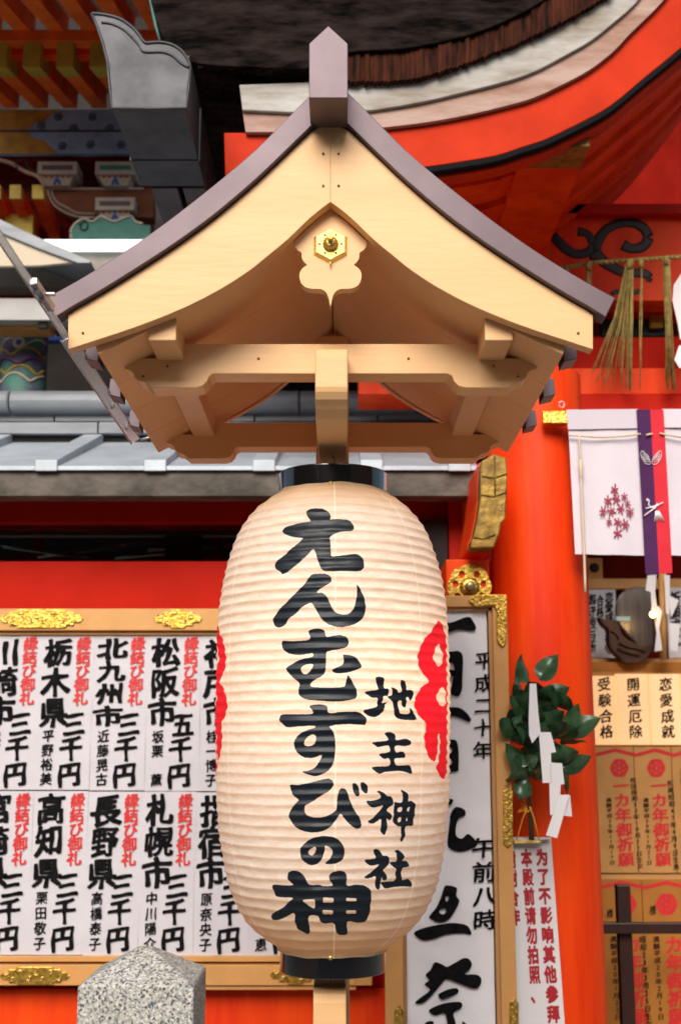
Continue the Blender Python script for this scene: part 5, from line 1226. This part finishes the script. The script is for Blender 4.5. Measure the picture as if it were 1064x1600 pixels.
b = MB(); b.tube([P(232, -20, 3.6), P(244, 40, 3.6), P(255, 75, 3.6)], .006, 6); tag(b.build('green_edge_strip', M['green']), 'thin dark green edging strip beside the bark roof, upper left', 'edging strip')

ef = thing('neighbour_eaves', 'red rafters with ochre ends and a painted blue beam of the neighbouring building, upper left', 'eaves', P(100, 120, 5.0))
rw = .068
raf = None
for k_ in range(-1, 6):
    xl_ = -14 + 52 * k_; Y0 = 4.85
    x0 = P(xl_, 85, Y0).x; z1, z0 = Z(65, Y0), Z(105, Y0)
    b = MB(); sl_ = .292; L = .74
    fr_ = [(x0, Y0, z0), (x0 + rw, Y0, z0), (x0 + rw, Y0, z1), (x0, Y0, z1)]
    b.hexa([Vector(v) for v in fr_], [Vector(v) + Vector((0, L, L * sl_)) for v in fr_]); r_ = b.build('lower_rafter', M['rafter'], ef, .002)
    b = MB(); d_ = .003
    fr_ = [(x0 - d_, Y0 - d_, z0 - d_), (x0 + rw + d_, Y0 - d_, z0 - d_), (x0 + rw + d_, Y0 - d_, z1 + .001), (x0 - d_, Y0 - d_, z1 + .001)]
    b.hexa([Vector(v) for v in fr_], [Vector(v) + Vector((0, .16, .16 * sl_)) for v in fr_]); b.build('ochre_rafter_end', M['yellow'], r_, .002)
    x0 = P(xl_ - 8, 45, 4.9).x; z0 = Z(52, 4.9); b = MB(); L = -.56; sl2 = .32
    fr_ = [(x0, 4.92, z0), (x0 + rw, 4.92, z0), (x0 + rw, 4.92, z0 + .09), (x0, 4.92, z0 + .09)]
    b.hexa([Vector(v) + Vector((0, L, L * sl2)) for v in fr_], [Vector(v) for v in fr_]); b.build('upper_rafter', M['rafter'], ef, .002)
bar(-120, 260, 46, 64, 4.84, .09, 'eave_fillet', M['rafter'], ef); bar(-120, 260, 64, 86, 4.90, .05, 'lower_fillet', M['verm'], ef)
z0 = Z(52, 4.9) + .085; b = MB(); xa, xb = P(-140, 45, 4.9).x, P(255, 45, 4.9).x
b.hexa([Vector((xa, 4.34, z0 - .58 * .32)), Vector((xb, 4.34, z0 - .58 * .32)), Vector((xb, 4.34, z0 - .58 * .32 + .02)), Vector((xa, 4.34, z0 - .58 * .32 + .02))], [Vector((xa, 4.92, z0)), Vector((xb, 4.92, z0)), Vector((xb, 4.92, z0 + .02)), Vector((xa, 4.92, z0 + .02))])
b.build('upper_eave_boards', mat('pale_eave_board', (.50, .36, .30), .7, var=.3), ef)
z0 = Z(65, 4.85); b = MB(); b.hexa([Vector((xa, 4.85, z0)), Vector((xb, 4.85, z0)), Vector((xb, 4.85, z0 + .02)), Vector((xa, 4.85, z0 + .02))], [Vector((xa, 5.75, z0 + .9 * .292)), Vector((xb, 5.75, z0 + .9 * .292)), Vector((xb, 5.75, z0 + .29)), Vector((xa, 5.75, z0 + .29))]); b.build('lower_eave_boards', bpy.data.materials['pale_eave_board'], ef)
PBY = 5.60
pbm = thing('painted_beam', 'horizontal beam painted blue with flower medallions and an ochre scalloped end, upper left', 'beam', P(100, 240, PBY))
bar(-80, 240, 171, 240, PBY, .12, 'beam_body', mat('blue_beam_paint', (.36, .54, .80), .6, var=.25, vscale=14), pbm)
b = MB(); oc_ = [(-80, 172), (95, 172), (78, 180), (70, 190), (56, 192), (48, 200), (40, 205), (48, 211), (56, 217), (70, 220), (80, 230), (92, 240), (-80, 240)]; b.add([P(x, y, PBY - .003) for x, y in oc_], [tuple(range(len(oc_)))]); b.build('ochre_pattern', mat('ochre_beam_paint', (.62, .32, .04), .6, var=.35, vscale=18), pbm)
b = MB(); b.add([P(x, y, PBY - .005) for x, y in [(-80, 203), (240, 203), (240, 206), (-80, 206)]], [(0, 1, 2, 3)]); b.build('dark_dividing_line', mat('line_paint', (.03, .05, .09), .6), pbm)
for (x, y) in ((65, 196), (92, 183), (116, 200), (145, 183), (172, 200), (98, 228), (142, 226), (190, 226), (210, 184)):
    b = MB(); c = P(x, y, PBY - .0055); b.lathe([(.020, 0), (.013, .001)], c, 18, 'y', f=lambda a: 1 + .15 * math.cos(6 * a)); b.lathe([(.008, 0), (.0001, .001)], c, 10, 'y'); b.build('flower_medallion', mat('medallion_paint', (.05, .09, .12), .6) if 'medallion_paint' not in bpy.data.materials else bpy.data.materials['medallion_paint'], pbm)
bar(-80, 240, 241, 380, 5.85, .06, 'red_backing', mat('shaded_red', (.26, .022, .015), .7, var=.3, vscale=5), pbm)
bar(-80, 240, 240, 252, 5.63, .2, 'under_beam', M['darkred'], pbm)
for (a, c, y0, top, nm) in ((59, 121, 252, M['paintwhite'], 0), (149, 212, 252, M['green'], 1), (149, 211, 308, M['paintwhite'], 2)):
    br = thing('bracket_block', ('cream painted bearing block left of the other two', 'green painted bearing block under the blue beam', 'lower cream painted bearing block above the green cloud carving')[nm], 'bracket block', P((a + c) / 2, y0 + 38, 5.6), 'painted bearing blocks')
    bar(a, c, y0, y0 + 20, 5.55, .14, 'block_top', M['paintwhite'], br, .003)
    bar(a + 7, c - 7, y0 + 6, y0 + 13, 5.547, .003, 'block_inlay', M['green'] if nm == 1 else mat('dark_inlay', (.14, .09, .12), .6), br, 0)
    b = MB(); b.pp([(a + 5, y0 + 20.5), (c - 5, y0 + 20.5), (c - 13, y0 + 38), (a + 13, y0 + 38)], 5.57, .10); b.build('block_foot', M['paintwhite'], br, .002)
    n_ = 5
    for i in range(n_):
        xx = a + 9 + (c - a - 18) * (i + .5) / n_; b = MB(); b.add([P(x, y, 5.566) for x, y in [(xx - 4, y0 + 21), (xx + 4, y0 + 21), (xx, y0 + 27)]], [(0, 1, 2)]); b.build('painted_tooth', M['inkred'] if i != 2 else M['paintblue'], br)
    b = MB(); q = [(-7, 36), (-4, 28), (0, 24), (4, 28), (7, 36), (3, 36), (0, 31), (-3, 36)]; b.add([P((a + c) / 2 + x, y0 + y + 1, 5.564) for x, y in q], [tuple(range(8))]); b.build('blue_motif', M['paintblue'], br)
ba = thing('painted_bracket_arm', 'brown boat-shaped bracket arm outlined in cream, upper left', 'bracket arm', P(150, 330, 5.62))
lp_ = smooth_loop([(76, 296), (76, 304), (84, 320), (100, 332), (120, 340)], 3, False) + [(240, 340), (240, 294), (80, 294)]
b = MB(); b.pp(lp_, 5.62, .08); b.build('arm_body', M['brownpaint'], ba, .003)
for o_ in (0, 6):
    b = MB(); b.tube([P(x, y, 5.615) for x, y in smooth_loop([(76 + o_, 296), (77 + o_, 305), (85 + o_, 320 - o_ * .6), (100 + o_, 331 - o_), (122, 339 - o_), (150, 340 - o_)], 3, False)], .005, 6); b.build('cream_outline', M['paintwhite'], ba)
b = MB(); b.tube([P(80, 295, 5.615), P(225, 295, 5.615)], .006, 6); b.build('cream_outline', M['paintwhite'], ba)
cl = thing('green_cloud_carving', 'verdigris green cloud-shaped carving with cream outline above the pale lamp tube', 'carving', P(170, 372, 5.3))
cloud = [(112, 374), (111, 362), (116, 352), (124, 345), (132, 341), (138, 344), (146, 346), (158, 338), (168, 342), (180, 346), (195, 340), (206, 338), (212, 346), (224, 350), (236, 352), (236, 374)]
b = MB(); b.pp(smooth_loop(cloud[:-1], 2, False) + [(236, 374)], 5.45, .05); b.build('cloud_body', M['green'], cl, .003)
b = MB(); b.tube([P(x, y, 5.447) for x, y in smooth_loop(cloud[:-2], 3, False)], .006, 6); b.build('cream_outline', M['paintwhite'], cl)
b = MB(); b.tube([P(x, y, 5.445) for x, y in smooth_loop([(124, 352), (133, 346), (138, 352), (134, 359), (127, 358), (127, 353)], 3, False)], .003, 6); b.build('carved_curl', M['dark'], cl)
lf = thing('far_left_eave', 'small curved cream-edged eave with two ochre rafter ends at the left photo edge', 'eave', P(30, 290, 5.3))
b = MB(); b.tube([P(x, y, 5.3) for x, y in smooth_loop([(-30, 244), (0, 250), (20, 256), (40, 268), (60, 276), (72, 292)], 3, False)], .010, 8); b.build('cream_edge', mat('aged_cream_edge', (.36, .22, .16), .7, var=.4, vscale=20), lf)
b = MB(); b.tube([P(x, y, 5.28) for x, y in smooth_loop([(28, 266), (26, 256), (34, 250), (42, 253), (44, 262), (58, 268)], 3, False)], .004, 6); b.build('scroll_line', M['dark'], lf)
for x in (-16, 16, 51):
    b = MB(); c = P(x, 290, 5.35); fr_ = [P(x, 311, 5.35), P(x + 18, 311, 5.35), P(x + 18, 289, 5.35), P(x, 289, 5.35)]
    b.hexa(fr_, [v + Vector((0, .4, -.05)) for v in fr_]); r_ = b.build('small_rafter', M['verm'], lf, .002)
    b = MB(); b.hexa([v + Vector((0, -.004, 0)) for v in fr_], [v + Vector((0, .05, -.004)) for v in fr_]); b.build('ochre_end', M['yellow'], r_, .002)
bar(-60, 112, 313, 372, 5.7, .05, 'backing', M['darkred'], lf); bar(8, 52, 335, 372, 5.5, .05, 'ochre_block', M['yellow'], lf)
ft = thing('pale_lamp_tube', 'pale greenish white lamp tube fixture under the painted brackets', 'lamp', P(150, 388, 5.0))
bar(66, 234, 373.5, 387, 5.0, .05, 'tube_cover', M['tube'], ft, .006); bar(60, 240, 388, 413, 5.05, .06, 'fixture_tray', mat('tray_paint', (.30, .26, .24), .6, var=.3), ft)
aw = thing('cream_awning', 'cream underside of a small awning with a grey metal edge at the left photo edge', 'awning', P(0, 400, 4.6))
b = MB(); b.pp([(-90, 318), (0, 361), (60, 386), (124, 409), (60, 415), (0, 416), (-90, 418)], 4.60, .02); b.build('cream_panel', M['cream'], aw, .002)
b = MB(); b.pp([(-90, 296), (0, 342), (70, 375), (142, 407), (142, 411), (122, 411), (60, 388), (0, 363), (-90, 320)], 4.585, .30); b.build('grey_edge', M['stone_grey'], aw, .003)
be = thing('pale_cross_beams', 'stacked pale grey horizontal beams behind the left eave of the little roof', 'beams', P(50, 480, 4.8))
bar(-100, 330, 411, 448, 4.85, .1, 'stone_coloured_beam', mat('stone_coloured_paint', (.33, .30, .26), .7, var=.3, vscale=4), be)
bar(-100, 87, 447, 467, 4.95, .05, 'red_strip', M['verm_d'], be); bar(87, 330, 448, 520, 4.96, .05, 'rear_panel', mat('brown_rear_panel', (.12, .09, .08), .7, var=.3), be)
bar(-100, 112, 466, 500, 4.72, .1, 'white_beam', M['grey_lt'], be); bar(-100, 78, 500, 514, 4.78, .1, 'brown_soffit_beam', M['plaque'], be)
bar(60, 74, 502, 512, 4.74, .02, 'dark_notch', M['dark'], be, 0)
pc = thing('painted_column', 'round column painted with green, purple and gold cloud patterns at the left photo edge', 'column', P(38, 610, 4.98))
cc = P(39, 560, 5.05); rr_ = (P(74, 560, 5.05).x - cc.x)
b = MB(); b.lathe([(rr_, -.6), (rr_, .13)], cc, 48); b.build('column_shaft', mat('green_column_paint', (.06, .24, .17), .6, col2=(.10, .05, .14), vscale=9), pc)
for k_, (yy, m_, w) in enumerate(((573, mat('purple_column_paint', (.12, .05, .15), .6), .012), (560, M['yellow'], .005), (588, M['yellow'], .005), (600, M['paintwhite'], .005), (545, M['paintwhite'], .004))):
    for sgn in (-1, 1):
        pts = [Vector((cc.x + (rr_ + .002) * math.sin(a), 5.05 - (rr_ + .002) * math.cos(a), Z(yy, 5.0) + .035 * abs(math.sin(2.2 * (a + .3 * k_))))) for a in np.linspace(-1.3, 1.3, 30)]
        if sgn > 0: b = MB(); b.tube(pts, w, 6); b.build('painted_cloud_band', m_, pc)
for (x, y, r_, m_) in ((30, 535, .026, M['paintwhite']), (30, 535, .016, mat('violet_dot', (.12, .10, .22), .6))):
    c = P(x, y, 5.05 - rr_ * 1.01); b = MB(); b.lathe([(r_, 0), (r_ * .6, .002 + (.03 - r_) * .3), (.0001, .002 + (.03 - r_) * .3)], c, 20, 'y'); b.build('painted_ring', m_, pc)
bar(60, 110, 517, 532, 5.2, .05, 'blue_panel', M['paintblue'], pc)
bar(-140, 800, 440, 625, 6.2, .1, 'dark_recess', M['dark'], be)
b = MB(); b.box(sx0, X(770, 4.5), 6.6, 6.65, 0, 6); struct(b.build('dark_recess_wall', M['dark']))
# patches seen between the crossbeams
bar(600, 700, 590, 650, 5.3, .05, 'red_panel', M['verm'], tb); bar(470, 600, 440, 560, 5.4, .05, 'red_panel', M['verm_wall'], tb)
b = MB(); b.pp([(620, 600), (700, 600), (700, 640), (684, 632), (660, 610)], 4.2, .06); b.build('gilded_corner', M['oldgold'], tb, .003)
